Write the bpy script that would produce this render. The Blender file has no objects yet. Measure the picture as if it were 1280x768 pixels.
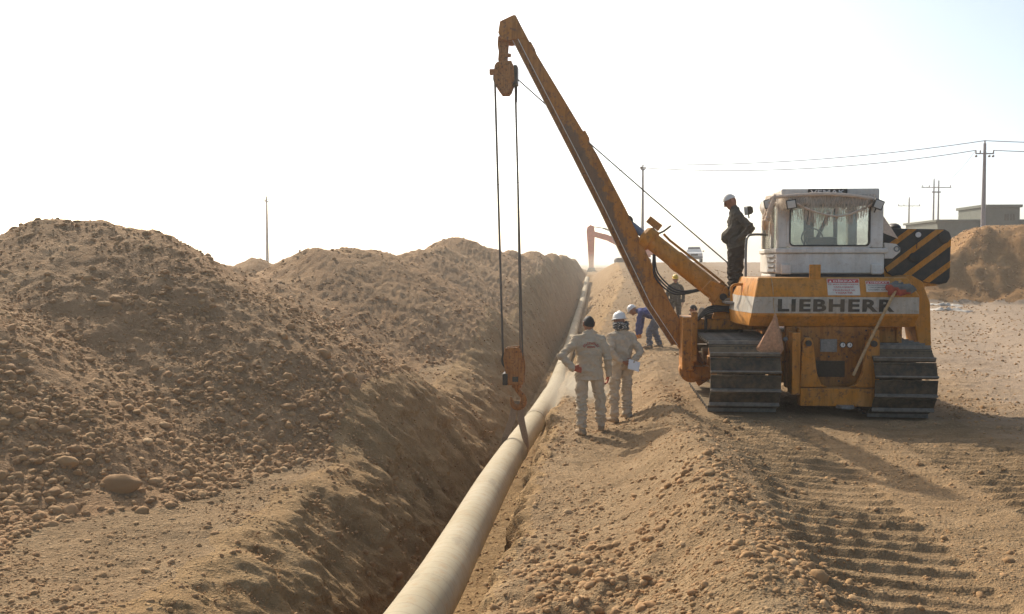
import bpy, bmesh, math, random
import numpy as np
from mathutils import Vector, Matrix
R = math.radians
SC = bpy.context.scene
COL = SC.collection
random.seed(7)

# ------------------------------------------------------------------ camera
CAM_H = 2.2
cam = bpy.data.cameras.new('camera')
cam.sensor_width = 36.0
cam.lens = 33.75
cam.clip_start = 0.05
cam.clip_end = 5000
camo = bpy.data.objects.new('camera', cam)
COL.objects.link(camo)
camo.location = (0, 0, CAM_H)
camo.rotation_euler = (R(90) - math.atan(54 / 1200), 0, 0)
SC.camera = camo

# ------------------------------------------------------------------ sky and sun
SUN_EL = R(36.5)
SUN_AZ = R(-29)            # measured from +Y towards +X: the sun stands ahead and to the left
world = bpy.data.worlds.new('World')
SC.world = world
world.use_nodes = True
nt = world.node_tree
nt.nodes.clear()
sky = nt.nodes.new('ShaderNodeTexSky')
sky.sky_type = 'NISHITA'
sky.sun_disc = False
sky.sun_elevation = SUN_EL
sky.sun_rotation = SUN_AZ
sky.altitude = 300
sky.air_density = 0.5
sky.dust_density = 3.0
sky.ozone_density = 1.0
bg = nt.nodes.new('ShaderNodeBackground')
bg.inputs['Strength'].default_value = 0.145
wo = nt.nodes.new('ShaderNodeOutputWorld')
tint = nt.nodes.new('ShaderNodeMix')            # dust in the air takes some blue out of the sky light
tint.data_type = 'RGBA'; tint.blend_type = 'MULTIPLY'
tint.inputs[0].default_value = 1.0
tint.inputs[7].default_value = (1.04, 1.01, 0.86, 1.0)
nt.links.new(sky.outputs[0], tint.inputs[6])
nt.links.new(tint.outputs[2], bg.inputs['Color'])
nt.links.new(bg.outputs[0], wo.inputs['Surface'])

sun = bpy.data.lights.new('sun', 'SUN')
sun.energy = 2.5
sun.angle = R(0.6)
sun.color = (1.0, 0.92, 0.80)
suno = bpy.data.objects.new('sun', sun)
COL.objects.link(suno)
sdir = Vector((math.sin(SUN_AZ) * math.cos(SUN_EL), math.cos(SUN_AZ) * math.cos(SUN_EL), math.sin(SUN_EL)))
suno.rotation_euler = sdir.to_track_quat('Z', 'Y').to_euler()
suno.location = sdir * 60

SC.view_settings.view_transform = 'Standard'
SC.view_settings.look = 'None'
SC.view_settings.exposure = 1.0
SC.view_settings.gamma = 1.0
SC.render.engine = 'CYCLES'
SC.cycles.use_denoising = True
SC.cycles.max_bounces = 6
SC.cycles.diffuse_bounces = 3
SC.cycles.transparent_max_bounces = 8
SC.cycles.volume_bounces = 0

# ------------------------------------------------------------------ node helpers
def new_mat(name):
    m = bpy.data.materials.new(name)
    m.use_nodes = True
    t = m.node_tree
    t.nodes.clear()
    out = t.nodes.new('ShaderNodeOutputMaterial')
    b = t.nodes.new('ShaderNodeBsdfPrincipled')
    t.links.new(b.outputs[0], out.inputs['Surface'])
    return m, t, b, out

def N(t, typ, inputs=None, **attrs):
    n = t.nodes.new(typ)
    for k, v in attrs.items():
        setattr(n, k, v)
    for k, v in (inputs or {}).items():
        s = n.inputs[k]
        if isinstance(v, bpy.types.NodeSocket):
            t.links.new(v, s)
        else:
            s.default_value = v
    return n

def c4(c):
    return (c[0], c[1], c[2], 1.0)

def noise(t, vec, scale, detail=4, rough=0.6, dist=0.0):
    n = N(t, 'ShaderNodeTexNoise', {'Scale': scale, 'Detail': detail, 'Roughness': rough, 'Distortion': dist})
    if vec is not None:
        t.links.new(vec, n.inputs['Vector'])
    return n.outputs['Fac']

def ramp(t, fac, stops):
    n = N(t, 'ShaderNodeValToRGB', {'Fac': fac})
    e = n.color_ramp.elements
    while len(e) < len(stops):
        e.new(0.5)
    for q, (p, c) in zip(e, stops):
        q.position = p
        q.color = c4(c) if hasattr(c, '__len__') else (c, c, c, 1)
    return n.outputs['Color']

def mixc(t, fac, a, b, mode='MIX'):
    n = t.nodes.new('ShaderNodeMix')
    n.data_type = 'RGBA'
    n.blend_type = mode
    for sock, v in ((n.inputs[0], fac), (n.inputs[6], a), (n.inputs[7], b)):
        if isinstance(v, bpy.types.NodeSocket):
            t.links.new(v, sock)
        else:
            sock.default_value = c4(v) if hasattr(v, '__len__') else v
    return n.outputs[2]

def math_(t, op, a, b=None):
    n = t.nodes.new('ShaderNodeMath')
    n.operation = op
    for i, v in enumerate((a, b)):
        if v is None:
            continue
        if isinstance(v, bpy.types.NodeSocket):
            t.links.new(v, n.inputs[i])
        else:
            n.inputs[i].default_value = v
    return n.outputs[0]

def bump(t, height, strength=0.4, dist=0.02, normal=None):
    n = N(t, 'ShaderNodeBump', {'Height': height, 'Strength': strength, 'Distance': dist})
    if normal is not None:
        t.links.new(normal, n.inputs['Normal'])
    return n.outputs['Normal']

def coords(t, kind='Object'):
    return N(t, 'ShaderNodeTexCoord').outputs[kind]

def geo(t, what):
    return N(t, 'ShaderNodeNewGeometry').outputs[what]

# ------------------------------------------------------------------ materials
def soil(name, dark, mid, light, red, peb=1.0, road=None):
    m, t, b, o = new_mat(name)
    v = geo(t, 'Position')
    big = noise(t, v, 0.35, 5, 0.6)
    med = noise(t, v, 2.3, 6, 0.65)
    fin = noise(t, v, 22.0, 5, 0.7)
    base = ramp(t, med, [(0.30, dark), (0.5, mid), (0.72, light)])
    base = mixc(t, ramp(t, big, [(0.45, 0.0), (0.68, 0.75)]), base, red)
    base = mixc(t, 0.38, base, ramp(t, fin, [(0.3, dark), (0.55, mid), (0.75, light)]))
    bandv = N(t, 'ShaderNodeMapping', {'Vector': v, 'Rotation': (0, 0, 0.5), 'Scale': (0.6, 2.4, 0.6)}).outputs[0]
    base = mixc(t, ramp(t, noise(t, bandv, 0.9, 5, 0.65, 0.6), [(0.50, 0.0), (0.66, 0.5)]), base, [q * 0.70 for q in dark])
    if road:                                           # paler compacted gravel on the driven part of the site
        px = N(t, 'ShaderNodeSeparateXYZ', {'Vector': v})
        q = math_(t, 'SUBTRACT', px.outputs[0], math_(t, 'MULTIPLY', px.outputs[1], 0.13))
        q = math_(t, 'ADD', math_(t, 'MULTIPLY', math_(t, 'SUBTRACT', q, 4.6), 0.30), math_(t, 'MULTIPLY', math_(t, 'SUBTRACT', noise(t, v, 0.8, 5, 0.65), 0.5), 1.6))
        base = mixc(t, ramp(t, q, [(0.0, 0.0), (0.9, 0.7)]), base, road)
    vo = N(t, 'ShaderNodeTexVoronoi', {'Vector': v, 'Scale': 26.0, 'Randomness': 1.0}, feature='F1')
    vo2 = N(t, 'ShaderNodeTexVoronoi', {'Vector': v, 'Scale': 62.0, 'Randomness': 1.0}, feature='F1')
    # pebbles: some cells stand up as small stones with their own tone
    sel = ramp(t, N(t, 'ShaderNodeSeparateColor', {'Color': vo.outputs['Color']}).outputs[0], [(0.45, 0.0), (0.6, 1.0)])
    tone = ramp(t, N(t, 'ShaderNodeSeparateColor', {'Color': vo.outputs['Color']}).outputs[1],
                [(0.0, dark), (0.5, mid), (0.85, light), (1.0, [min(1, q * 1.25) for q in light])])
    inside = ramp(t, vo.outputs['Distance'], [(0.25, 1.0), (0.55, 0.0)])
    pf = math_(t, 'MULTIPLY', math_(t, 'MULTIPLY', sel, inside), 0.55 * peb)
    col = mixc(t, pf, base, tone)
    t.links.new(col, b.inputs['Base Color'])
    b.inputs['Roughness'].default_value = 0.95
    b.inputs['Specular IOR Level'].default_value = 0.145
    h1 = math_(t, 'MULTIPLY', math_(t, 'MULTIPLY', ramp(t, vo.outputs['Distance'], [(0.0, 1.0), (0.6, 0.0)]), sel), 0.9 * peb)
    h2 = math_(t, 'MULTIPLY', ramp(t, vo2.outputs['Distance'], [(0.0, 1.0), (0.6, 0.0)]), 0.4 * peb)
    h = math_(t, 'ADD', math_(t, 'ADD', h1, h2), math_(t, 'MULTIPLY', fin, 1.1))
    t.links.new(bump(t, h, 0.75, 0.03), b.inputs['Normal'])
    return m

M = {}
M['heap'] = soil('heap_soil', (0.222, 0.133, 0.065), (0.324, 0.203, 0.105), (0.422, 0.283, 0.156), (0.339, 0.193, 0.095))
M['trench'] = soil('trench_soil', (0.210, 0.129, 0.058), (0.309, 0.199, 0.094), (0.408, 0.277, 0.146), (0.295, 0.177, 0.079), 0.8)
M['ground'] = soil('ground_soil', (0.187, 0.122, 0.063), (0.272, 0.181, 0.095), (0.349, 0.247, 0.141), (0.267, 0.167, 0.084), 0.9, road=(0.379, 0.297, 0.224))
M['bank'] = soil('bank_soil', (0.204, 0.112, 0.045), (0.292, 0.166, 0.070), (0.380, 0.234, 0.106), (0.292, 0.152, 0.058), 0.9)

def stone_mat():
    m, t, b, o = new_mat('stone_surface')
    at = N(t, 'ShaderNodeAttribute', attribute_name='tone')
    f = at.outputs['Fac']
    rnd = N(t, 'ShaderNodeObjectInfo').outputs['Random']
    f2 = math_(t, 'FRACT', math_(t, 'ADD', f, rnd))
    col = ramp(t, f2, [(0.0, (0.284, 0.166, 0.081)), (0.35, (0.315, 0.184, 0.086)), (0.7, (0.400, 0.247, 0.119)),
                       (0.88, (0.348, 0.193, 0.090)), (1.0, (0.496, 0.337, 0.183))])
    v = geo(t, 'Position')
    n1 = noise(t, v, 30, 4, 0.7)
    col = mixc(t, ramp(t, n1, [(0.35, 0.0), (0.7, 0.55)]), col, (0.321, 0.196, 0.088))
    t.links.new(col, b.inputs['Base Color'])
    b.inputs['Roughness'].default_value = 0.9
    b.inputs['Specular IOR Level'].default_value = 0.2
    t.links.new(bump(t, noise(t, v, 55, 5, 0.7), 0.35, 0.01), b.inputs['Normal'])
    return m
M['stone'] = stone_mat()

DUST = (0.40, 0.275, 0.145)
def paint(name, col, rust=0.4, dust=0.5, rough=0.55, dirt=(0.10, 0.06, 0.035), scale=1.0, streak=True, spec=0.3):
    m, t, b, o = new_mat(name)
    b.inputs['Specular IOR Level'].default_value = spec
    v = coords(t)
    n1 = noise(t, v, 3.0 * scale, 6, 0.7)
    n2 = noise(t, v, 13.0 * scale, 6, 0.75)
    n3 = noise(t, v, 1.1 * scale, 3, 0.6)
    mp = N(t, 'ShaderNodeMapping', {'Vector': v, 'Scale': (9 * scale, 9 * scale, 0.9 * scale)})
    st = noise(t, mp.outputs[0], 1.6, 5, 0.7)
    c = mixc(t, ramp(t, n3, [(0.35, 0.0), (0.7, 0.5)]), col, [q * 0.72 for q in col])
    c = mixc(t, math_(t, 'MULTIPLY', ramp(t, n1, [(0.40, 0.0), (0.64, 1.0)]), dust), c, DUST)
    if streak:
        c = mixc(t, math_(t, 'MULTIPLY', ramp(t, st, [(0.45, 0.0), (0.62, 1.0)]), rust * 0.75), c, [q * 0.45 for q in col])
    c = mixc(t, math_(t, 'MULTIPLY', ramp(t, n2, [(0.53, 0.0), (0.63, 1.0)]), rust), c, dirt)
    # settled dust on upward faces
    up = N(t, 'ShaderNodeSeparateXYZ', {'Vector': geo(t, 'Normal')}).outputs[2]
    c = mixc(t, math_(t, 'MULTIPLY', ramp(t, up, [(0.6, 0.0), (0.95, 1.0)]), min(1, dust * 1.3)), c, DUST)
    t.links.new(c, b.inputs['Base Color'])
    t.links.new(ramp(t, n2, [(0.3, rough * 0.85), (0.7, min(1, rough * 1.35))]), b.inputs['Roughness'])
    t.links.new(bump(t, n2, 0.12, 0.006), b.inputs['Normal'])
    return m

def plain(name, col, rough=0.7, var=0.25, scale=12.0, metal=0.0, bmp=0.15, spec=0.4):
    m, t, b, o = new_mat(name)
    v = coords(t)
    n1 = noise(t, v, scale, 5, 0.65)
    c = mixc(t, ramp(t, n1, [(0.3, 0.0), (0.7, 1.0)]), [q * (1 - var) for q in col], [min(1, q * (1 + var)) for q in col])
    t.links.new(c, b.inputs['Base Color'])
    b.inputs['Roughness'].default_value = rough
    b.inputs['Metallic'].default_value = metal
    b.inputs['Specular IOR Level'].default_value = spec
    if bmp:
        t.links.new(bump(t, n1, bmp, 0.01), b.inputs['Normal'])
    return m

M['orange'] = paint('weathered_orange_paint', (0.58, 0.222, 0.014), 0.55, 0.27, dirt=(0.16, 0.085, 0.035))
M['orange_lower'] = paint('grimy_orange_paint', (0.51, 0.188, 0.013), 0.80, 0.27, dirt=(0.09, 0.05, 0.03))
M['orange_shade'] = paint('shade_toned_oily_orange', (0.36, 0.13, 0.016), 0.9, 0.20, dirt=(0.07, 0.04, 0.025))  # shade of the recess behind the yoke painted into the orange, under oily grime
M['white'] = paint('dusty_white_paint', (0.70, 0.66, 0.59), 0.26, 0.30, dirt=(0.32, 0.21, 0.12))
M['stripe_white'] = paint('scuffed_white_stripe', (0.52, 0.48, 0.41), 0.50, 0.45, dirt=(0.28, 0.20, 0.12))
M['letter'] = paint('worn_black_lettering', (0.055, 0.05, 0.042), 0.3, 0.25, dirt=(0.16, 0.11, 0.06))
M['black'] = paint('dusty_black_paint', (0.028, 0.030, 0.030), 0.2, 0.10, dirt=(0.10, 0.08, 0.05))
M['steel'] = paint('dusty_track_steel', (0.048, 0.042, 0.034), 0.45, 0.24, 0.8, dirt=(0.16, 0.105, 0.055), spec=0.15)
M['grouser'] = plain('worn_grouser_steel', (0.17, 0.145, 0.115), 0.6, 0.35, 14, 0.0)
M['darksteel'] = plain('greasy_dark_steel', (0.045, 0.038, 0.032), 0.5, 0.4, 9, 0.3)
M['worn'] = plain('pale_rail_edge', (0.66, 0.60, 0.50), 0.6, 0.2, 20, 0.0)
M['rope'] = plain('steel_wire_rope', (0.085, 0.07, 0.058), 0.6, 0.3, 60, 0.2)
M['hose'] = plain('black_rubber_hose', (0.025, 0.024, 0.023), 0.6, 0.3, 20)
M['red'] = plain('red_print', (0.46, 0.07, 0.055), 0.7, 0.2, 30)
M['print_white'] = plain('white_print', (0.68, 0.64, 0.58), 0.7, 0.15, 30)
M['sign_white'] = plain('dusty_sign_white', (0.58, 0.53, 0.45), 0.65, 0.12, 14)
M['grey_plate'] = plain('grey_metal_plate', (0.19, 0.18, 0.165), 0.5, 0.3, 25, 0.4)
M['grille'] = plain('dark_grille', (0.06, 0.045, 0.03), 0.8, 0.3, 30)
M['rust'] = paint('rusty_orange_block', (0.40, 0.155, 0.032), 0.9, 0.2, 0.6, dirt=(0.06, 0.035, 0.025), scale=2.0)
M['brass_lamp'] = plain('lamp_glass', (0.55, 0.53, 0.48), 0.2, 0.1, 10)
M['sling'] = plain('brown_webbing', (0.30, 0.215, 0.145), 0.9, 0.2, 40)
M['wood'] = plain('dry_wood_pole', (0.42, 0.27, 0.13), 0.8, 0.3, 18)
M['net'] = plain('beige_netting', (0.60, 0.47, 0.36), 0.9, 0.15, 30)
M['bag'] = plain('orange_woven_bag', (0.45, 0.235, 0.125), 0.85, 0.3, 26)
M['rag'] = plain('faded_red_rag', (0.33, 0.075, 0.05), 0.9, 0.3, 14)
M['rag_grey'] = plain('grey_rag', (0.13, 0.13, 0.12), 0.9, 0.3, 14)
M['blue'] = plain('blue_rod', (0.15, 0.19, 0.25), 0.35, 0.2, 14)
M['concrete'] = plain('grey_render_wall', (0.125, 0.13, 0.105), 0.9, 0.15, 2.0)
M['pole'] = plain('galvanised_pole', (0.20, 0.18, 0.19), 0.6, 0.15, 6)
M['ceramic'] = plain('ceramic_insulator', (0.14, 0.10, 0.09), 0.4, 0.1, 6)
M['plastic'] = plain('white_plastic_sheet', (0.50, 0.45, 0.38), 0.6, 0.15, 8)
M['rubber'] = plain('tyre_rubber', (0.03, 0.028, 0.026), 0.85, 0.3, 20)
M['chrome'] = plain('bright_metal', (0.5, 0.5, 0.5), 0.3, 0.1, 10, 0.9)
M['carwhite'] = plain('dusty_white_car_paint', (0.62, 0.61, 0.58), 0.4, 0.08, 5)
M['exc'] = plain('faded_red_orange_paint', (0.55, 0.105, 0.035), 0.6, 0.2, 4)
M['seatblack'] = plain('black_vinyl', (0.02, 0.02, 0.02), 0.6, 0.2, 10)

def glass_mat(name, tint, dusty):
    m, t, b, o = new_mat(name)
    b.inputs['Base Color'].default_value = c4((0.45, 0.40, 0.32))
    b.inputs['Roughness'].default_value = 0.5
    tr = N(t, 'ShaderNodeBsdfTransparent', {'Color': c4(tint)})
    gl = N(t, 'ShaderNodeBsdfGlossy', {'Color': (1, 1, 1, 1), 'Roughness': 0.05})
    mx = N(t, 'ShaderNodeMixShader', {0: 0.08, 1: tr.outputs[0], 2: gl.outputs[0]})
    d = ramp(t, noise(t, coords(t), 3.5, 5, 0.7), [(0.35, dusty * 0.3), (0.7, dusty)])
    m2 = N(t, 'ShaderNodeMixShader', {0: d, 1: mx.outputs[0], 2: b.outputs[0]})
    t.links.new(m2.outputs[0], o.inputs['Surface'])
    return m
M['glass'] = glass_mat('dusty_cab_glass', (0.80, 0.84, 0.82), 0.30)
M['carglass'] = plain('car_window_glass', (0.035, 0.045, 0.05), 0.12, 0.1, 3, 0, 0)

def net_mat():
    m, t, b, o = new_mat('thin_torn_netting')
    v = coords(t)
    w1 = N(t, 'ShaderNodeTexNoise', {'Vector': N(t, 'ShaderNodeMapping', {'Vector': v, 'Scale': (28, 28, 3)}).outputs[0], 'Scale': 2.0, 'Detail': 5.0}).outputs['Fac']
    b.inputs['Base Color'].default_value = c4((0.60, 0.49, 0.38))
    b.inputs['Roughness'].default_value = 0.9
    tr = N(t, 'ShaderNodeBsdfTransparent')
    tl = N(t, 'ShaderNodeBsdfTranslucent', {'Color': c4((0.60, 0.48, 0.36))})
    add = N(t, 'ShaderNodeMixShader', {0: 0.35, 1: b.outputs[0], 2: tl.outputs[0]})
    f = ramp(t, w1, [(0.30, 0.25), (0.62, 0.92)])
    mx = N(t, 'ShaderNodeMixShader', {0: f, 1: tr.outputs[0], 2: add.outputs[0]})
    t.links.new(mx.outputs[0], o.inputs['Surface'])
    return m
M['netting'] = net_mat()

def boom_mat():
    m = paint('boom_paint', (0.46, 0.170, 0.016), 0.80, 0.22, 0.55, dirt=(0.10, 0.055, 0.035), scale=1.2)
    t = m.node_tree
    b = [n for n in t.nodes if n.type == 'BSDF_PRINCIPLED'][0]
    src = b.inputs['Base Color'].links[0].from_socket
    at = N(t, 'ShaderNodeAttribute', attribute_name='grease')      # 1 along the greasy lower edge of the boom
    v = coords(t)
    nn = noise(t, v, 3.2, 5, 0.75)
    g = ramp(t, math_(t, 'ADD', at.outputs['Fac'], math_(t, 'MULTIPLY', math_(t, 'SUBTRACT', nn, 0.5), 1.3)), [(0.46, 0.0), (0.54, 1.0)])
    t.links.new(mixc(t, math_(t, 'MULTIPLY', g, 0.72), src, (0.105, 0.078, 0.058)), b.inputs['Base Color'])
    return m
M['boom'] = boom_mat()

def pipe_mat():
    m, t, b, o = new_mat('wrapped_pipe_coating')
    v = coords(t, 'UV')
    s = N(t, 'ShaderNodeSeparateXYZ', {'Vector': v})
    # spiral tape wrap: u runs along the pipe in metres, v once around
    ph = math_(t, 'FRACT', math_(t, 'ADD', math_(t, 'MULTIPLY', s.outputs[0], 5.2), s.outputs[1]))
    edge = ramp(t, ph, [(0.0, 0.0), (0.05, 1.0), (0.9, 0.85), (1.0, 0.0)])
    p = geo(t, 'Position')
    n1 = noise(t, p, 1.4, 6, 0.7)
    n2 = noise(t, p, 11, 5, 0.7)
    c = ramp(t, n1, [(0.3, (0.360, 0.299, 0.191)), (0.5, (0.410, 0.348, 0.235)), (0.7, (0.441, 0.382, 0.270))])
    c = mixc(t, ramp(t, n2, [(0.50, 0.0), (0.68, 0.55)]), c, (0.36, 0.24, 0.13))
    c = mixc(t, math_(t, 'MULTIPLY', math_(t, 'SUBTRACT', 1.0, edge), 0.45), c, (0.25, 0.20, 0.135))
    # scraped dark scuffs low on the flank
    n3 = noise(t, N(t, 'ShaderNodeMapping', {'Vector': p, 'Scale': (1.2, 0.5, 1.2)}).outputs[0], 2.2, 5, 0.7)
    c = mixc(t, ramp(t, n3, [(0.60, 0.0), (0.68, 0.32)]), c, (0.16, 0.13, 0.10))
    t.links.new(c, b.inputs['Base Color'])
    b.inputs['Roughness'].default_value = 0.85
    b.inputs['Specular IOR Level'].default_value = 0.3
    t.links.new(bump(t, math_(t, 'ADD', edge, math_(t, 'MULTIPLY', n2, 0.5)), 0.35, 0.004), b.inputs['Normal'])
    return m
M['pipe'] = pipe_mat()

def cloth(name, col, dirt=0.4):
    m, t, b, o = new_mat(name)
    v = coords(t)
    n1 = noise(t, v, 5.0, 5, 0.65)
    n2 = noise(t, v, 60.0, 3, 0.6)
    wr = noise(t, N(t, 'ShaderNodeMapping', {'Vector': v, 'Scale': (1, 1, 1.8)}).outputs[0], 9.0, 4, 0.6, 1.2)
    c = mixc(t, ramp(t, n1, [(0.35, 0.0), (0.7, dirt)]), col, [col[0] * 0.66, col[1] * 0.60, col[2] * 0.52])
    t.links.new(c, b.inputs['Base Color'])
    b.inputs['Roughness'].default_value = 0.95
    b.inputs['Specular IOR Level'].default_value = 0.1
    h = math_(t, 'ADD', math_(t, 'MULTIPLY', wr, 1.0), math_(t, 'MULTIPLY', n2, 0.1))
    t.links.new(bump(t, h, 0.55, 0.035), b.inputs['Normal'])
    return m
M['beige_cloth'] = cloth('beige_coverall', (0.50, 0.41, 0.295))
M['beige_cloth_b'] = cloth('pale_beige_coverall', (0.52, 0.43, 0.32))
M['olive_cloth'] = cloth('olive_shirt', (0.100, 0.088, 0.072))
M['dark_cloth'] = cloth('dark_brown_trousers', (0.062, 0.050, 0.040))
M['brown_cloth'] = cloth('brown_coverall', (0.105, 0.082, 0.060))
M['blue_cloth'] = cloth('blue_shirt', (0.085, 0.095, 0.22))
M['jean_cloth'] = cloth('grey_blue_trousers', (0.145, 0.155, 0.185))
M['maroon_cloth'] = cloth('maroon_jacket', (0.055, 0.028, 0.026))
M['skin'] = plain('sunburnt_skin', (0.30, 0.135, 0.075), 0.6, 0.15, 12)
M['boot'] = plain('dusty_leather_boot', (0.30, 0.215, 0.13), 0.85, 0.25, 14)
M['glove_red'] = plain('red_work_glove', (0.36, 0.085, 0.04), 0.9, 0.2, 20)
M['glove_orange'] = plain('orange_work_glove', (0.52, 0.20, 0.035), 0.9, 0.2, 20)
M['hair'] = plain('black_hair', (0.014, 0.012, 0.011), 0.7, 0.3, 60)
M['eye'] = plain('dark_eye', (0.02, 0.015, 0.012), 0.3, 0.1, 10)
M['helmet_white'] = plain('white_hard_hat', (0.66, 0.64, 0.60), 0.35, 0.06, 8)
M['helmet_yellow'] = plain('yellow_hard_hat', (0.66, 0.40, 0.02), 0.4, 0.08, 8)
M['cap_white'] = plain('off_white_cap', (0.60, 0.57, 0.52), 0.9, 0.1, 14)
def scarf_mat():
    m, t, b, o = new_mat('checked_headscarf')
    ck = N(t, 'ShaderNodeTexVoronoi', {'Vector': coords(t), 'Scale': 42.0})
    c = ramp(t, ck.outputs['Distance'], [(0.30, (0.50, 0.47, 0.42)), (0.42, (0.05, 0.05, 0.05))])
    t.links.new(c, b.inputs['Base Color'])
    b.inputs['Roughness'].default_value = 0.95
    return m
M['scarf'] = scarf_mat()
M['paper'] = plain('white_paper', (0.78, 0.77, 0.75), 0.8, 0.03, 5)

# ------------------------------------------------------------------ object helpers
def link(o, parent=None):
    COL.objects.link(o)
    if parent is not None:
        o.parent = parent
    return o

def tag(o, label=None, cat=None, group=None, kind=None):
    for k, v in (('label', label), ('category', cat), ('group', group), ('kind', kind)):
        if v:
            o[k] = v
    return o

def empty(name, loc, rz=0.0, label=None, cat=None, group=None):
    o = bpy.data.objects.new(name, None)
    o.empty_display_size = 0.2
    link(o)
    o.location = loc
    o.rotation_euler = (0, 0, rz)
    return tag(o, label, cat, group)

def copy_tree(o, parent=None):
    c = o.copy()
    COL.objects.link(c)
    c.parent = parent
    for ch in list(o.children):
        copy_tree(ch, c)
    return c

class MB:
    """collects faces; build() links them as one mesh object"""
    def __init__(s):
        s.v = []; s.f = []; s.mi = []; s.cur = 0
    def add(s, vs, fs):
        k = len(s.v)
        s.v += [tuple(p) for p in vs]
        s.f += [tuple(i + k for i in f) for f in fs]
        s.mi += [s.cur] * len(fs)
        return s
    def mat(s, i):
        s.cur = i
        return s
    def box(s, c, size, M_=None):
        x, y, z = [q / 2 for q in size]
        vs = [Vector(p) for p in ((-x, -y, -z), (x, -y, -z), (x, y, -z), (-x, y, -z), (-x, -y, z), (x, -y, z), (x, y, z), (-x, y, z))]
        if M_ is not None:
            vs = [M_ @ p for p in vs]
        vs = [p + Vector(c) for p in vs]
        return s.add(vs, [(3, 2, 1, 0), (4, 5, 6, 7), (0, 1, 5, 4), (1, 2, 6, 5), (2, 3, 7, 6), (3, 0, 4, 7)])
    def bx(s, x0, x1, y0, y1, z0, z1):
        return s.box(((x0 + x1) / 2, (y0 + y1) / 2, (z0 + z1) / 2), (abs(x1 - x0), abs(y1 - y0), abs(z1 - z0)))
    def prism(s, poly, d0, d1, axis='y'):
        """poly of 2-D points (x,z) for axis y, (y,z) for axis x, (x,y) for axis z"""
        n = len(poly)
        def P(p, d):
            return {'y': (p[0], d, p[1]), 'x': (d, p[0], p[1]), 'z': (p[0], p[1], d)}[axis]
        area = sum(poly[i][0] * poly[(i + 1) % n][1] - poly[(i + 1) % n][0] * poly[i][1] for i in range(n))
        if area < 0:
            poly = poly[::-1]
        vs = [P(p, d0) for p in poly] + [P(p, d1) for p in poly]
        fs = [tuple(range(n)), tuple(range(2 * n - 1, n - 1, -1))]
        fs += [((i + 1) % n, i, i + n, (i + 1) % n + n) for i in range(n)]
        if axis in ('x', 'z'):
            fs = [f[::-1] for f in fs]
        return s.add(vs, fs)
    def ring(s, c, ax, r, n, ref=None, ry=None):
        ax = Vector(ax).normalized()
        ref = Vector(ref) if ref is not None else (Vector((0, 0, 1)) if abs(ax.z) < 0.95 else Vector((0, 1, 0)))
        a = (ref - ax * ref.dot(ax)).normalized()
        b = ax.cross(a)
        ry = r if ry is None else ry
        return [Vector(c) + a * (math.cos(q) * r) + b * (math.sin(q) * ry) for q in [2 * math.pi * i / n for i in range(n)]]
    def skin(s, rings, cap=True):
        n = len(rings[0])
        vs = [p for r in rings for p in r]
        fs = []
        for k in range(len(rings) - 1):
            for i in range(n):
                j = (i + 1) % n
                fs.append((k * n + i, k * n + j, (k + 1) * n + j, (k + 1) * n + i))
        if cap:
            fs.append(tuple(range(n - 1, -1, -1)))
            fs.append(tuple(range((len(rings) - 1) * n, len(rings) * n)))
        return s.add(vs, fs)
    def cyl(s, p0, p1, r0, r1=None, n=16):
        r1 = r0 if r1 is None else r1
        ax = Vector(p1) - Vector(p0)
        return s.skin([s.ring(p0, ax, r0, n), s.ring(p1, ax, r1, n)])
    def tube(s, pts, r, n=8):
        pts = [Vector(p) for p in pts]
        rings = []
        ref = Vector((0.123, 0.31, 0.94))
        for i, p in enumerate(pts):
            ax = (pts[min(i + 1, len(pts) - 1)] - pts[max(i - 1, 0)]).normalized()
            rings.append(s.ring(p, ax, r if not hasattr(r, '__len__') else r[i], n, ref))
        return s.skin(rings)
    def lathe(s, prof, p, ax, n=24):
        """prof: (radius, distance along ax)"""
        ax = Vector(ax).normalized()
        return s.skin([s.ring(Vector(p) + ax * h, ax, max(r, 1e-4), n) for r, h in prof])
    def ball(s, c, r, nu=12, nv=8, M_=None):
        rr = r if hasattr(r, '__len__') else (r, r, r)
        rings = []
        for k in range(1, nv):
            th = math.pi * k / nv
            ring = []
            for i in range(nu):
                a = 2 * math.pi * i / nu
                p = Vector((rr[0] * math.sin(th) * math.cos(a), rr[1] * math.sin(th) * math.sin(a), -rr[2] * math.cos(th)))
                if M_ is not None:
                    p = M_ @ p
                ring.append(p + Vector(c))
            rings.append(ring)
        return s.skin(rings)
    def build(s, name, mats, parent=None, bevel=0.0, angle=35, seg=2, smooth=True):
        me = bpy.data.meshes.new(name)
        me.from_pydata(s.v, [], s.f)
        for q in (mats if isinstance(mats, (list, tuple)) else [mats]):
            me.materials.append(M[q] if isinstance(q, str) else q)
        me.polygons.foreach_set('material_index', s.mi)
        if smooth:
            me.shade_smooth()
            me.set_sharp_from_angle(angle=R(angle))
        me.update()
        o = bpy.data.objects.new(name, me)
        link(o, parent)
        if bevel:
            md = o.modifiers.new('bevel', 'BEVEL')
            md.width = bevel; md.segments = seg; md.limit_method = 'ANGLE'; md.angle_limit = R(38)
        return o

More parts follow.
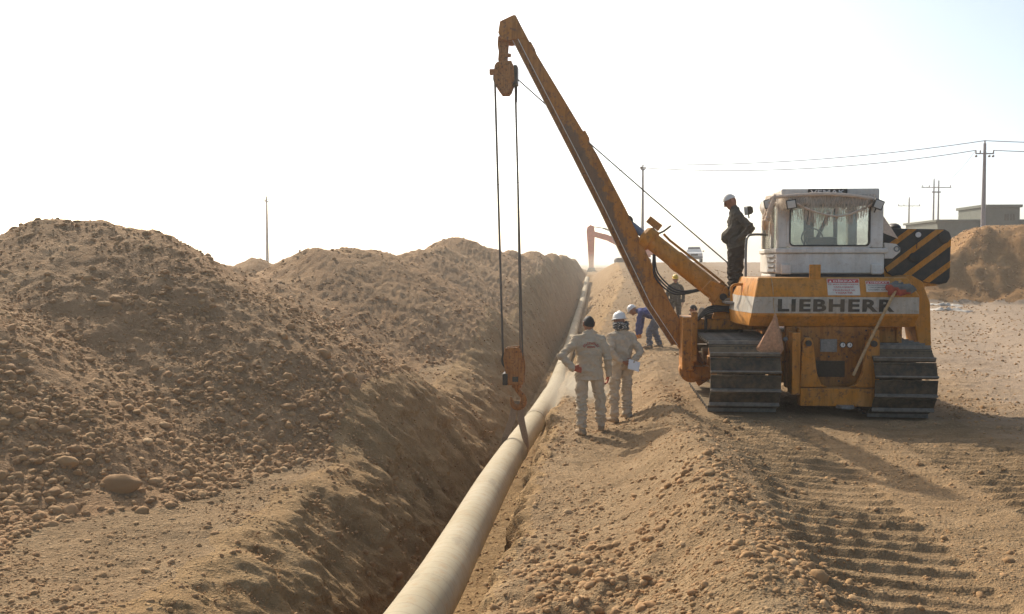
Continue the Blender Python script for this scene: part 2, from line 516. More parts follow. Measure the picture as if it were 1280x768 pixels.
def text_mesh(txt, name, mat, parent, origin, width, height, xdir=(1, 0, 0), up=(0, 0, 1), bold=0.0, shear=0.0, spacing=1.0):
    """flat lettering fitted into width x height, its lower left corner at origin"""
    cu = bpy.data.curves.new(name, 'FONT')
    cu.body = txt
    cu.offset = bold
    cu.shear = shear
    cu.space_character = spacing
    cu.extrude = 0.0
    cu.resolution_u = 3
    to = bpy.data.objects.new(name, cu)
    COL.objects.link(to)
    bpy.context.view_layer.update()
    dg = bpy.context.evaluated_depsgraph_get()
    me = bpy.data.meshes.new_from_object(to.evaluated_get(dg))
    bpy.data.objects.remove(to)
    bpy.data.curves.remove(cu)
    n = len(me.vertices)
    co = np.zeros(n * 3); me.vertices.foreach_get('co', co); co = co.reshape(-1, 3)
    lo, hi = co.min(0), co.max(0)
    a = (co[:, 0] - lo[0]) / (hi[0] - lo[0]) * width
    b = (co[:, 1] - lo[1]) / (hi[1] - lo[1]) * height
    X = np.array(Vector(xdir).normalized()); U = np.array(Vector(up).normalized())
    out = np.array(origin)[None] + a[:, None] * X + b[:, None] * U
    me.vertices.foreach_set('co', out.ravel())
    me.materials.clear(); me.materials.append(M[mat])
    me.name = name
    me.update()
    return link(bpy.data.objects.new(name, me), parent)

# ------------------------------------------------------------------ terrain
_rng = np.random.RandomState(11)
_PERM = np.concatenate([_rng.permutation(512)] * 2)
_GR = np.stack([np.cos(np.arange(512) * 2.399963), np.sin(np.arange(512) * 2.399963)], 1)
def pnoise(x, y):
    xi = np.floor(x).astype(np.int64); yi = np.floor(y).astype(np.int64)
    xf = x - xi; yf = y - yi
    u = xf * xf * xf * (xf * (xf * 6 - 15) + 10); v = yf * yf * yf * (yf * (yf * 6 - 15) + 10)
    def g(ix, iy, dx, dy):
        h = _PERM[(_PERM[ix & 511] + iy) & 511]
        q = _GR[h]
        return q[..., 0] * dx + q[..., 1] * dy
    a = g(xi, yi, xf, yf); b = g(xi + 1, yi, xf - 1, yf)
    c = g(xi, yi + 1, xf, yf - 1); d = g(xi + 1, yi + 1, xf - 1, yf - 1)
    return (a + u * (b - a)) * (1 - v) + (c + u * (d - c)) * v
def fbm(x, y, sc, octv, gain=0.5, seed=0.0):
    s = 0; a = 1.0; f = sc
    for k in range(octv):
        s = s + a * pnoise(x * f + seed + 17.3 * k, y * f + 5.1 * seed - 9.7 * k)
        a *= gain; f *= 2.03
    return s
def sst(a, b, x):
    q = np.clip((x - a) / (b - a), 0, 1)
    return q * q * (3 - 2 * q)
def smax(a, b, k):
    h = np.clip(0.5 + 0.5 * (a - b) / k, 0, 1)
    return b + (a - b) * h + k * h * (1 - h)

MO = (4.47, 13.72); MA = 0.094            # pipelayer: rear centre on the ground, heading to the right of +Y
PILES = [(-7.5, 12.0, 2.05), (-7.1, 15.3, 2.90), (-6.5, 15.6, 2.88), (-5.8, 15.8, 2.75), (-8.9, 14.0, 2.4), (-6.2, 20.3, 1.65), (-6.2, 23.5, 1.85), (-5.5, 27, 2.62), (-4.9, 28.3, 2.66), (-4.3, 29.5, 2.60), (-4.4, 32.0, 2.50),
         (-7.6, 24.5, 2.2), (-4.5, 35.0, 2.45), (-3.7, 38, 2.75), (-3.2, 41, 3.0), (-2.5, 45, 3.45), (-1.2, 51, 3.05), (-0.1, 57, 3.0), (1.3, 64, 3.05), (2.9, 72, 2.95),
         (4.1, 80, 3.0), (5.1, 88, 3.0), (6.2, 97, 3.0), (7.2, 106, 3.0), (-9.0, 7.0, 2.2), (-10.5, 18, 2.5), (-9.0, 33, 2.4), (-6.5, 48, 2.6)]
PIPE_PTS = [(0.0, -1.75, -0.42), (4.0, -1.22, -0.50), (7.55, -0.72, -0.57), (9.8, -0.545, -0.72), (12.9, -0.285, -0.84), (16.0, -0.02, -1.02), (18.2, 0.21, -1.12),
            (20.5, 0.49, -1.18), (25.4, 1.0, -1.33), (28.5, 1.33, -1.36), (43.5, 2.66, -1.38), (62, 4.22, -1.28), (74, 5.42, -0.72), (82, 6.22, -0.10), (90, 7.05, 0.80)]
def trench_floor(y):
    return np.interp(y, [0, 60, 72, 82, 90, 110, 140, 160], [-1.70, -1.60, -1.05, -0.38, 0.50, 0.9, 1.1, 2.0])
def xc_of(y):
    return -1.6 + 0.096 * y

def terrain(x, y, full=False):
    x = np.asarray(x, float); y = np.asarray(y, float)
    xc = xc_of(y)
    t = x - xc
    dx, dy = x - MO[0], y - MO[1]
    lx = dx * math.cos(MA) - dy * math.sin(MA)
    ly = dx * math.sin(MA) + dy * math.cos(MA)
    wide = fbm(x, y, 0.16, 3, 0.5, 3.1)
    n1 = fbm(x, y, 0.55, 3, 0.5, 7.7)
    n2 = fbm(x, y, 2.1, 3, 0.55, 1.3)
    fine = fbm(x, y, 8.0, 3, 0.6, 4.4)
    g = 2.30 * sst(24, 100, y) - 1.6 * sst(112, 180, y)
    # ---- right side: trench bench, berm beside the tracks, level platform
    bench = -0.32 + 0.32 * sst(1.2, 3.4, t + 0.5 * wide)
    right = bench * (1 - sst(18, 40, y)) + g + 0.10 * wide + 0.05 * n1
    cre = np.exp(-((lx + 2.18 + 0.18 * n1) / 0.50) ** 2) * sst(2.0, 7.0, y) * (1 - sst(19, 24, y)) * (0.31 + 0.11 * wide)
    right = right + cre
    # gentle wheel ruts far right
    right = right + 0.035 * np.sin((x - 0.42 * y) * 2.2 + 1.5 * n1) * sst(5.5, 8, x - 0.1 * y) * (1 - sst(40, 70, y))
    # heap of lumps beside the trench in the foreground
    right = right + 0.10 * np.exp(-(((x - 0.6) / 0.7) ** 2 + ((y - 6.9) / 0.9) ** 2)) * (1 + 1.2 * n2)
    right = right + 0.22 * np.exp(-(((x - 2.2) / 0.45) ** 2 + ((y - 21.5) / 2.0) ** 2))
    # cut bank on the far right with a plateau
    sd = np.minimum(y - (43.5 - 0.10 * (x - 20)), (x - (14.8 + 0.45 * (y - 42))) * 0.9) + 0.5 * wide + 0.22 * n1
    bank = 3.5 * sst(0.0, 6.4, sd) * (1 - 0.55 * sst(60, 100, y))
    right = right + bank + (0.16 * n1 + 0.10 * n2) * sst(0, 1.2, sd) * (1 - 0.7 * sst(5.0, 7.0, sd))
    # ---- left side: bench and spoil piles
    left = -0.20 + 0.07 * wide + 0.06 * n1 + g * 0.9 - 0.14 * sst(-3.4, -1.2, t) * (1 - sst(25, 40, y))
    heap = np.full_like(x, -9.0)
    wx = x + 0.55 * wide + 0.22 * n1; wy = y + 0.8 * fbm(x, y, 0.2, 2, 0.5, 9.9)
    for px, py, h in PILES:
        if y.ndim and (py + 9 < y.min() or py - 9 > y.max()):
            continue
        base = float(0.9 * 2.30 * np.clip((py - 24) / 76, 0, 1) ** 2 * (3 - 2 * np.clip((py - 24) / 76, 0, 1)))
        d = np.sqrt((wx - px) ** 2 + ((wy - py) * 0.92) ** 2 + 0.5 ** 2) - 0.5
        sl = (0.60 if py < 13 else 0.67) if py < 18 else 0.60
        heap = smax(heap, h - sl * d, 0.22 if py < 18 else 0.45)
    hs = sst(-0.3, 0.5, heap - left)
    heap = heap + hs * (0.06 * n1 + 0.022 * n2)
    land_l = smax(left, heap, 0.30)
    # ---- trench cut
    rim_n = fbm(x * 0.25, y, 0.45, 3, 0.55, 21.0)
    rim_f = fbm(x * 0.5, y, 2.6, 2, 0.5, 31.0)
    tl = -(1.90 + 0.30 * rim_n + 0.10 * rim_f + 0.25 * sst(30, 70, y) + 0.55 * (1 - sst(4.5, 8.5, y)))
    tr = 0.74 + 0.14 * rim_n + 0.11 * rim_f + np.interp(y, [0, 22, 60, 110], [0.0, 0.15, 2.1, 2.3])
    zf = trench_floor(y) + 0.06 * n1
    closed = sst(118, 150, y)
    kl = np.clip((t + 0.42) / (tl + 0.42), 0, 1); kl = 1 - (1 - kl) ** 2.1 * (1 + 0.5 * kl)
    kr = np.clip((t - 0.34) / (tr - 0.34), 0, 1); kr = kr ** 0.9
    kr = kr * kr * (3 - 2 * kr) * 0.55 + kr * 0.45
    z = np.where(t < 0, zf + (land_l - zf) * np.maximum(kl, closed), zf + (right - zf) * np.maximum(kr, closed))
    wall = np.where(t < 0, sst(0.0, 0.35, t - tl) * (1 - sst(-0.55, -0.35, t)), sst(0.34, 0.44, t) * (1 - sst(0, 0.12, t - tr)))
    # scrape marks on the cut faces
    rid = np.abs(fbm(x * 0.8, y, 2.6, 4, 0.6, 40.0))
    z = z + wall * (0.02 * rid + 0.010 * n2 + 0.05 * n1 + 0.004 * np.abs(np.sin(y * 17 + 2.5 * n1)) * sst(-0.1, 0.25, fbm(x * 0.3, y, 0.8, 2, 0.5, 61.0)))
    # ---- ploughed-up track prints behind the machine
    pr = np.zeros_like(x)
    wob = 0.10 * n1 + 0.05 * n2
    for c in (-1.12, 1.14):
        inb = (1 - sst(0.56, 0.64, np.abs(lx - c * 0.97 + wob * 0.35))) * (1 - sst(0.4, 0.9, ly)) * sst(-14, -11.0, ly)
        ph = (ly + 0.04 * wob + 0.02 * lx) / 0.285
        saw = ph - np.floor(ph)
        prof = np.clip(1 - np.abs(saw - 0.45) / np.where(saw < 0.45, 0.14, 0.26), 0, 1)
        pr = pr + inb * (-0.028 + 0.060 * prof * np.clip(0.85 + 0.5 * n1 + 0.4 * n2, 0.5, 1))
    z = z + pr
    under = (1 - sst(1.7, 2.2, np.abs(lx))) * (1 - sst(3.9, 4.6, ly)) * sst(-0.6, 0.1, ly)
    z = z * (1 - under) + (-0.05 * sst(0.2, 0.6, lx)) * under
    amp = 0.020 + 0.012 * hs * (t < tl) - 0.010 * wall
    amp = amp * np.clip(y / 12.0, 0.75, 2.4)
    z = z + amp * fine * (1 - 0.75 * (np.abs(pr) > 1e-4)) + 0.025 * n2 * (1 - under) * (1 - 0.7 * (np.abs(pr) > 1e-4))
    if full:
        reg = np.zeros(x.shape, int)                         # 0 ground
        reg[(t > tl - 0.05) & (t < tr + 0.05) & (y < 135)] = 1  # trench
        reg[(t <= tl - 0.05) & (heap > left - 0.12)] = 2     # spoil heap
        reg[(t > 3) & (bank > 0.06)] = 3                     # bank
        return (z, reg, wall) if full == 2 else (z, reg)
    return z

def build_terrain():
    ys = [-25.0, -15, -8, -4, -1.5, 0.5, 2.0]
    y = 3.2
    while y < 160:
        ys.append(y); y *= 1.0034 if y < 14 else 1.0042
    ys += [170, 200, 260, 380, 600, 1000, 1700, 2600]
    ys = np.array(ys)
    nc = 640
    s = np.linspace(-1, 1, nc)
    yy = np.repeat(ys[:, None], nc, 1)
    b = 0.62 * np.clip(yy, 5, 1e9)
    tt = 6.6 * s[None] + b * (s[None] ** 3)
    xx = xc_of(np.clip(yy, -25, 200)) + tt
    WL = np.zeros_like(xx); Z = np.zeros_like(xx); REG = np.zeros(xx.shape, int)
    step = 60
    for k in range(0, len(ys), step):
        Z[k:k + step], REG[k:k + step], WL[k:k + step] = terrain(xx[k:k + step], yy[k:k + step], 2)
    # the cut faces crumble sideways, not only up and down
    side = np.where(tt < 0, -1.0, 1.0) * np.clip(1.2 - yy / 60, 0, 1) * WL
    wn = fbm(yy, Z * 1.3, 1.6, 2, 0.5, 71.0) * 0.16 + fbm(yy, Z, 5.0, 3, 0.6, 72.0) * 0.085
    xx = xx + side * wn
    yy = yy + WL * np.clip(1.2 - yy / 60, 0, 1) * fbm(yy, Z, 4.0, 2, 0.5, 73.0) * 0.03
    far = sst(160, 260, yy)
    Z = Z * (1 - far) + 0.4 * far
    nr = len(ys)
    idx = np.arange(nr * nc).reshape(nr, nc)
    quads = np.stack([idx[:-1, :-1], idx[:-1, 1:], idx[1:, 1:], idx[1:, :-1]], -1).reshape(-1, 4)
    qreg = REG[:-1, :-1].reshape(-1)
    co = np.stack([xx, yy, Z], -1).reshape(-1, 3)
    for r, (name, mat) in enumerate((('ground', 'ground'), ('trench', 'trench'), ('spoil_heap', 'heap'), ('dirt_bank', 'bank'))):
        q = quads[qreg == r]
        used, inv = np.unique(q, return_inverse=True)
        v = co[used]
        f = inv.reshape(-1, 4)
        me = bpy.data.meshes.new(name)
        me.vertices.add(len(v)); me.vertices.foreach_set('co', v.ravel())
        me.loops.add(len(f) * 4); me.loops.foreach_set('vertex_index', f.ravel().astype(np.int32))
        me.polygons.add(len(f))
        me.polygons.foreach_set('loop_start', np.arange(len(f), dtype=np.int32) * 4)
        me.update(calc_edges=True)
        me.materials.append(M[mat])
        me.shade_smooth()
        o = bpy.data.objects.new(name, me)
        link(o)
        tag(o, {'ground': 'pale dusty ground with track prints on the right of the trench',
                'trench': 'deep earth trench with ragged walls around the pipe',
                'spoil_heap': 'long stony spoil heap along the left of the trench',
                'dirt_bank': 'reddish cut earth bank below the grey building'}[name], None, None, 'structure')
build_terrain()
def gz(x, y):
    return float(terrain(np.array([x]), np.array([y]))[0])

# ------------------------------------------------------------------ stones
def ico(sub):
    bm = bmesh.new()
    bmesh.ops.create_icosphere(bm, subdivisions=sub, radius=1.0)
    v = np.array([p.co[:] for p in bm.verts]); f = np.array([[q.index for q in p.verts] for p in bm.faces])
    bm.free()
    return v, f
def rock_protos(sub, n, rs):
    v, f = ico(sub)
    out = []
    for k in range(n):
        w = v.copy()
        for j in range(5):                                    # flatten a few sides: a worn cobble
            d = rs.normal(size=3); d /= np.linalg.norm(d)
            h = rs.uniform(0.55, 0.9)
            e = w @ d
            w = w - np.outer(np.maximum(e - h, 0) * 0.85, d)
        w *= 1 + rs.normal(size=(len(w), 1)) * (0.045 if sub > 2 else 0.075 if sub > 1 else 0.12)
        w *= np.array([1.0, rs.uniform(0.68, 0.95), rs.uniform(0.45, 0.8)])
        out.append(w)
    return out, f
def rotz_tilt(rs, n, tilt):
    a = rs.uniform(0, 2 * np.pi, n); b = rs.normal(0, tilt, n); c = rs.normal(0, tilt, n)
    ca, sa, cb, sb, cc, s_c = np.cos(a), np.sin(a), np.cos(b), np.sin(b), np.cos(c), np.sin(c)
    Z = np.zeros((n, 3, 3)); X = np.zeros((n, 3, 3)); Y = np.zeros((n, 3, 3))
    Z[:, 0, 0] = ca; Z[:, 0, 1] = -sa; Z[:, 1, 0] = sa; Z[:, 1, 1] = ca; Z[:, 2, 2] = 1
    X[:, 0, 0] = 1; X[:, 1, 1] = cb; X[:, 1, 2] = -sb; X[:, 2, 1] = sb; X[:, 2, 2] = cb
    Y[:, 1, 1] = 1; Y[:, 0, 0] = cc; Y[:, 0, 2] = s_c; Y[:, 2, 0] = -s_c; Y[:, 2, 2] = cc
    return Y @ X @ Z
def scatter():
    rs = np.random.RandomState(5)
    n = 340000
    y = np.exp(rs.uniform(np.log(5.2), np.log(75), n))
    x = rs.uniform(-0.60, 0.60, n) * y
    z, reg = terrain(x, y, True)
    dx, dy = x - MO[0], y - MO[1]
    lx = dx * math.cos(MA) - dy * math.sin(MA); ly = dx * math.sin(MA) + dy * math.cos(MA)
    mach = (np.abs(lx) < 1.75) & (ly > -0.1) & (ly < 4.1)
    t = x - xc_of(y)
    prints = (np.abs(np.abs(lx) - 1.13) < 0.6) & (ly < 0.6)
    clump = np.clip(0.5 + 1.3 * fbm(x, y, 0.5, 3, 0.6, 51.0), 0.05, 1.4)
    dens = np.where(reg == 2, 1.0, np.where(reg == 1, np.where(t > 0.5, 0.45, 0.42), np.where(reg == 3, 1.3, 0.34)))
    dens = np.where((reg == 0) & (t < 0), 0.80, dens)
    dens = np.where((reg == 2) & (y > 17), 0.40, dens)
    dens = np.where((reg == 2) & (z < 0.6) & (y < 17), 1.25, dens)          # stones roll to the foot of the heap
    dens = np.where(prints, 0.10, dens)
    dens = np.where((reg == 0) & (t > 0) & (t < 3.4) & (y < 16), 0.62, dens)
    keep = (rs.uniform(0, 1, n) < dens * clump * 0.44) & ~mach
    x, y, z, reg = x[keep], y[keep], z[keep], reg[keep]
    n = len(x)
    rmin = np.maximum(0.0085, 0.00115 * y)
    r = rmin * (1 - rs.uniform(0, 1, n)) ** (-1 / np.where((reg == 2), 2.7, np.where((reg == 0) & (x > xc_of(y)), 3.1, 2.9)))
    r = np.minimum(r, np.where(reg == 2, 0.095, 0.055) * rs.uniform(0.6, 1.0, n))
    r = np.maximum(r, rmin)
    # cobbles packed along the lower slopes of the near piles
    m = 60000
    y2 = np.exp(rs.uniform(np.log(7.5), np.log(24), m)); x2 = -rs.uniform(0.06, 0.60, m) * y2
    z2, reg2 = terrain(x2, y2, True)
    p = np.clip(1.25 - 0.62 * np.abs(z2 - 0.15), 0.0, 1) * np.clip(0.55 + 1.5 * fbm(x2, y2, 0.6, 3, 0.6, 77.0), 0.08, 1) * (y2 / 24) ** 0.2
    kp = (reg2 == 2) & (rs.uniform(0, 1, m) < p * 0.62)
    x2, y2, z2 = x2[kp], y2[kp], z2[kp]
    r2 = np.clip(np.exp(rs.normal(np.log(0.027), 0.40, len(x2))) * np.clip(1.25 - 0.25 * z2, 0.7, 1.25), np.maximum(0.012, 0.0013 * y2), 0.085)
    x = np.concatenate([x, x2]); y = np.concatenate([y, y2]); z = np.concatenate([z, z2]); r = np.concatenate([r, r2]); reg = np.concatenate([reg, np.full(len(x2), 2)])
    # loose gravel over the bare ground near the camera, with a rubble pile and stones pushed aside by the track
    m = 30000
    y3 = np.exp(rs.uniform(np.log(5.0), np.log(15), m)); x3 = rs.uniform(-0.55, 0.50, m) * y3
    c3 = [(0.55, 7.7, 0.36, 0.60, 420), (0.35, 6.6, 0.25, 0.5, 160), (1.95, 7.6, 0.16, 1.0, 260), (1.75, 8.9, 0.22, 0.35, 90), (1.25, 8.1, 0.30, 0.35, 60), (1.9, 6.4, 0.3, 0.3, 80)]
    xc3 = np.concatenate([rs.normal(a, c, k) for a, b, c, d, k in c3]); yc3 = np.concatenate([rs.normal(b, d, k) for a, b, c, d, k in c3])
    x3 = np.concatenate([x3, xc3]); y3 = np.concatenate([y3, yc3])
    z3, reg3 = terrain(x3, y3, True)
    d3x, d3y = x3 - MO[0], y3 - MO[1]
    l3 = d3x * math.cos(MA) - d3y * math.sin(MA); m3 = d3x * math.sin(MA) + d3y * math.cos(MA)
    t3 = x3 - xc_of(y3)
    pr3 = (np.abs(np.abs(l3) - 1.1) < 0.66)
    ok = (reg3 == 0) | ((reg3 == 1) & ((t3 < -1.25) | (t3 > 0.55)))
    ok &= ~((np.abs(l3) < 1.8) & (m3 > -0.1))
    pk = np.clip(0.45 + 1.3 * fbm(x3, y3, 0.7, 3, 0.6, 91.0), 0.1, 1) * np.where(pr3, 0.22, 1.0) * np.where(t3 < 0, 1.3, 1.0) * np.where(l3 > -0.4, 0.6, 1.0)
    pk[m:] = 9
    ok &= rs.uniform(0, 1, len(x3)) < pk * 0.75
    r3 = np.clip(np.exp(rs.normal(np.log(0.0115), 0.45, len(x3))), 0.006, 0.05)
    r3[m:] = np.clip(np.exp(rs.normal(np.log(0.024), 0.42, len(xc3))), 0.010, 0.062)
    x3, y3, z3, r3, reg3 = x3[ok], y3[ok], z3[ok], r3[ok], reg3[ok]
    x = np.concatenate([x, x3]); y = np.concatenate([y, y3]); z = np.concatenate([z, z3]); r = np.concatenate([r, r3]); reg = np.concatenate([reg, reg3])
    print('gravel', len(x3))
    print('packed', len(x2), 'other', n)
    app = r / y
    order = np.argsort(-app)
    return rs, x[order], y[order], z[order], r[order], reg[order], app[order]
rs_, SX, SY, SZ, SRd, SREG, SAPP = scatter()
def rock_mesh(protos, f, w, name):
    me = bpy.data.meshes.new(name)
    me.from_pydata([tuple(p) for p in w], [], [tuple(q) for q in f])
    at = me.attributes.new('tone', 'FLOAT', 'POINT')
    at.data.foreach_set('value', np.zeros(len(w), dtype=np.float32))
    me.materials.append(M['stone'])
    me.shade_smooth()
    return me
P3, F3 = rock_protos(3, 8, rs_)
PM3 = [rock_mesh(P3, F3, w, 'stone') for w in P3]
NOTED = [  # boulders one can pick out: pixel spot turned into ground coordinates, size, squash, label
    (-3.98, 9.62, 0.30, (1.35, 0.8, 0.62), 0.35, 'largest long flat boulder at the foot of the left spoil heap'),
    (-4.50, 9.62, 0.17, (1.35, 0.8, 0.7), -0.2, 'oblong boulder just left of the largest flat boulder'),
    (-3.72, 9.95, 0.145, (1.2, 0.9, 0.8), 0.3, 'rounded stone touching the right end of the largest flat boulder'),
    (-3.60, 9.25, 0.145, (1.1, 0.9, 0.8), 0.9, 'squarish brown stone in front of the largest flat boulder'),
    (-2.38, 14.0, 0.19, (0.9, 0.8, 1.15), 0.4, 'upright pointed brown boulder at the heap foot near the trench rim'),
    (-2.85, 14.3, 0.21, (1.3, 0.8, 0.7), -0.4, 'dark brown flattish boulder left of the upright pointed one'),
    (-2.95, 12.6, 0.17, (1.2, 0.9, 0.75), 0.7, 'pale boulder alone at the edge of the bench below the heap'),
    (-5.05, 8.85, 0.16, (1.1, 0.9, 0.8), 0.7, 'lowest brown boulder at the left edge of the picture'),
    (-1.95, 17.2, 0.20, (1.2, 0.9, 0.7), 0.2, 'dark boulder high on the trench rim under the far heap'),
    (-3.33, 16.9, 0.16, (0.95, 0.9, 0.95), 0.5, 'pale egg shaped stone halfway up the left heap'),
    (-5.6, 13.2, 0.16, (1.3, 0.9, 0.7), 0.5, 'pale oval stone on the nearest spur of the heap'),
    (1.66, 9.10, 0.085, (1.0, 0.95, 0.9), 0.3, 'darkest round stone on top of the small cluster by the track print'),
    (1.49, 9.05, 0.090, (1.1, 0.95, 0.85), 1.3, 'round stone at the left end of the small cluster by the track print'),
    (1.58, 8.90, 0.070, (1.0, 0.9, 0.9), 2.3, 'pale stone in the middle of the small cluster by the track print'),
    (1.84, 8.80, 0.13, (1.4, 0.8, 0.7), 0.8, 'long leaning stone right of the small cluster by the track print'),
    (1.97, 9.10, 0.10, (1.2, 0.8, 0.7), 0.5, 'flat stone behind the long leaning stone'),
    (1.13, 8.25, 0.075, (1.0, 0.9, 0.85), 0.2, 'pale round stone in the bare foreground between two clusters'),
    (1.27, 7.95, 0.072, (1.2, 0.7, 0.8), 1.0, 'tilted pale stone in the middle foreground group'),
    (1.43, 8.15, 0.080, (1.0, 0.9, 0.9), 0.5, 'grey brown stone at the right of the middle foreground group'),
    (0.38, 6.9, 0.115, (1.2, 0.9, 0.85), 0.7, 'large tan stone half buried at the trench shoulder'),
    (0.05, 6.25, 0.085, (1.0, 1.0, 1.0), 0.2, 'ball shaped stone at the bottom edge beside the trench'),
    (0.17, 6.30, 0.065, (1.0, 1.0, 0.95), 1.2, 'smaller ball shaped stone beside its larger twin at the bottom edge'),
    (0.62, 6.15, 0.11, (1.1, 0.9, 0.9), 0.9, 'lumpy stone in the foreground rubble at the bottom centre'),
    (0.92, 6.1, 0.12, (1.3, 0.9, 0.8), 0.1, 'broad clod at the right end of the foreground rubble'),
    (2.05, 6.35, 0.11, (1.2, 1.0, 0.85), 0.1, 'big clod at the bottom edge beside the track print'),
    (1.62, 6.75, 0.085, (1.0, 0.9, 0.9), 0.6, 'brown stone left of the track print near the bottom edge'),
    (1.85, 6.55, 0.075, (1.1, 0.9, 0.8), 1.6, 'brown stone between the track print and the bottom clod'),
    (0.30, 7.9, 0.105, (1.3, 0.9, 0.7), 1.1, 'flat tan stone sticking out of the right trench shoulder'),
]
for k, (x, y, r, sc, rz, lab) in enumerate(NOTED):
    r *= 0.60
    o = bpy.data.objects.new('stone', PM3[k % 8])
    link(o)
    o.location = (x, y, gz(x, y) + r * sc[2] * 0.02)
    o.rotation_euler = (0.12, 0.08, rz)
    o.scale = (r * sc[0], r * sc[1], r * sc[2] * 1.35)
    tag(o, lab, 'stone', 'noted boulders')
ROCKGROUP = {2: ('fist to head sized tan cobble lying on the left spoil heap', 'cobbles on the spoil heap'),
             1: ('tan cobble stuck in the trench wall', 'cobbles in the trench walls'),
             3: ('cobble on the reddish far bank', 'cobbles on the far bank')}
NI = 260
for k in range(NI):
    o = bpy.data.objects.new('stone', PM3[k % 8])
    link(o)
    r = SRd[k] * 0.95
    o.location = (SX[k], SY[k], SZ[k] - r * 0.15)
    o.rotation_euler = (rs_.normal(0, 0.3), rs_.normal(0, 0.3), rs_.uniform(0, 6.28))
    o.scale = (r * 1.15, r, r)
    if SREG[k] == 2:
        zone = ('on the nearest left spur of the spoil heap' if SY[k] < 12.6 else 'on the tall left pile of the spoil heap' if SY[k] < 18.5 else 'on the middle piles of the spoil heap' if SY[k] < 33 else 'on the far piles of the spoil heap')
        high = 'low ' if SZ[k] < 0.5 else 'midway up ' if SZ[k] < 1.6 else 'near the crest '
        lab, grp = ('tan cobble lying ' + high + zone).replace('midway up on', 'midway up').replace('low on', 'low down on').replace('near the crest on', 'near the crest of').replace('of the nearest', 'of the nearest'), 'cobbles on the spoil heap'
    elif SREG[k] == 1:
        lab, grp = ('tan cobble in the %s wall of the trench%s' % ('left' if SX[k] < xc_of(SY[k]) else 'right', ' near the camera' if SY[k] < 9 else ' beyond the near stretch')), 'cobbles in the trench walls'
    elif SREG[k] in ROCKGROUP:
        lab, grp = ROCKGROUP[int(SREG[k])]
    elif SX[k] < xc_of(SY[k]):
        lab, grp = 'loose cobble on the bench between spoil heap and trench', 'cobbles on the left bench'
    else:
        lab, grp = 'loose cobble on the pale ground right of the trench', 'cobbles on the right ground'
    size = 'large ' if r > 0.06 else 'fist sized ' if r > 0.045 else 'egg sized '
    near = min(NOTED, key=lambda q: (q[0] - SX[k]) ** 2 + (q[1] - SY[k]) ** 2)
    if (near[0] - SX[k]) ** 2 + (near[1] - SY[k]) ** 2 < 0.55 ** 2:
        short = ' '.join(near[5].split()[:6])
        for cut in (' at', ' in', ' on', ' of', ' the', ' just', ' alone', ' touching', ' between', ' beside', ' half', ' and', ' behind', ' high', ' left', ' right'):
            i_ = short.find(cut + ' ')
            if i_ > 0:
                short = short[:i_]
        lab = size + 'tan cobble ' + {'cobbles on the spoil heap': 'on the heap', 'cobbles in the trench walls': 'in the trench wall', 'cobbles on the left bench': 'on the bench', 'cobbles on the right ground': 'on the ground', 'cobbles on the far bank': 'on the bank'}[grp] + ' beside the ' + short
    else:
        lab = size + lab.replace('loose ', '')
    tag(o, lab, 'stone', grp)
def joined(sel, protos, f, name, label):
    n = len(sel)
    nv = len(protos[0])
    pr = np.stack(protos)[rs_.randint(0, len(protos), n)]
    Rm = rotz_tilt(rs_, n, 0.35)
    sc = SRd[sel][:, None] * rs_.uniform(0.85, 1.2, (n, 3))
    w = np.einsum('nij,nvj->nvi', Rm, pr * sc[:, None, :])
    w += np.stack([SX[sel], SY[sel], SZ[sel] - SRd[sel] * 0.08], 1)[:, None, :]
    fa = (f[None] + (np.arange(n) * nv)[:, None, None]).reshape(-1, 3)
    me = bpy.data.meshes.new(name)
    me.vertices.add(n * nv); me.vertices.foreach_set('co', w.ravel())
    me.loops.add(len(fa) * 3); me.loops.foreach_set('vertex_index', fa.ravel().astype(np.int32))
    me.polygons.add(len(fa)); me.polygons.foreach_set('loop_start', np.arange(len(fa), dtype=np.int32) * 3)
    me.update(calc_edges=True)
    at = me.attributes.new('tone', 'FLOAT', 'POINT')
    at.data.foreach_set('value', np.repeat(rs_.uniform(0, 1, n), nv).astype(np.float32))
    me.materials.append(M['stone'])
    me.shade_smooth()
    o = link(bpy.data.objects.new(name, me))
    tag(o, label, None, None, 'stuff')
NB = min(len(SX), 7500)
P2_, F2_ = rock_protos(2, 14, rs_)
P1_, F1_ = rock_protos(1, 14, rs_)
v2, f2 = rock_protos(2, 14, rs_)
big_ = np.arange(NI, min(NI + 3500, len(SX)))
mid_ = np.arange(min(NI + 3500, len(SX)), len(SX))
joined(big_, v2, f2, 'cobbles', 'countless tan cobbles scattered over the heap and ground')
joined(mid_, P1_, F1_, 'gravel', 'countless small pebbles scattered over the heap and ground')
print('stones', len(SX))

# ------------------------------------------------------------------ the pipe
def catmull(pts, n):
    pts = [Vector(p) for p in pts]
    out = []
    for i in range(len(pts) - 1):
        p0 = pts[max(i - 1, 0)]; p1 = pts[i]; p2 = pts[i + 1]; p3 = pts[min(i + 2, len(pts) - 1)]
        for k in range(n):
            s = k / n
            out.append(0.5 * ((2 * p1) + (p2 - p0) * s + (2 * p0 - 5 * p1 + 4 * p2 - p3) * s * s + (3 * p1 - p0 - 3 * p2 + p3) * s ** 3))
    out.append(pts[-1])
    return out
PIPE_R = 0.229
pipe_path = catmull([(x, y, z) for y, x, z in PIPE_PTS], 10)
def pipe_at(y):
    for a, b in zip(pipe_path, pipe_path[1:]):
        if a.y <= y <= b.y:
            s = (y - a.y) / (b.y - a.y)
            return a.lerp(b, s), (b - a).normalized()
    return pipe_path[-1], Vector((0.09, 1, 0)).normalized()
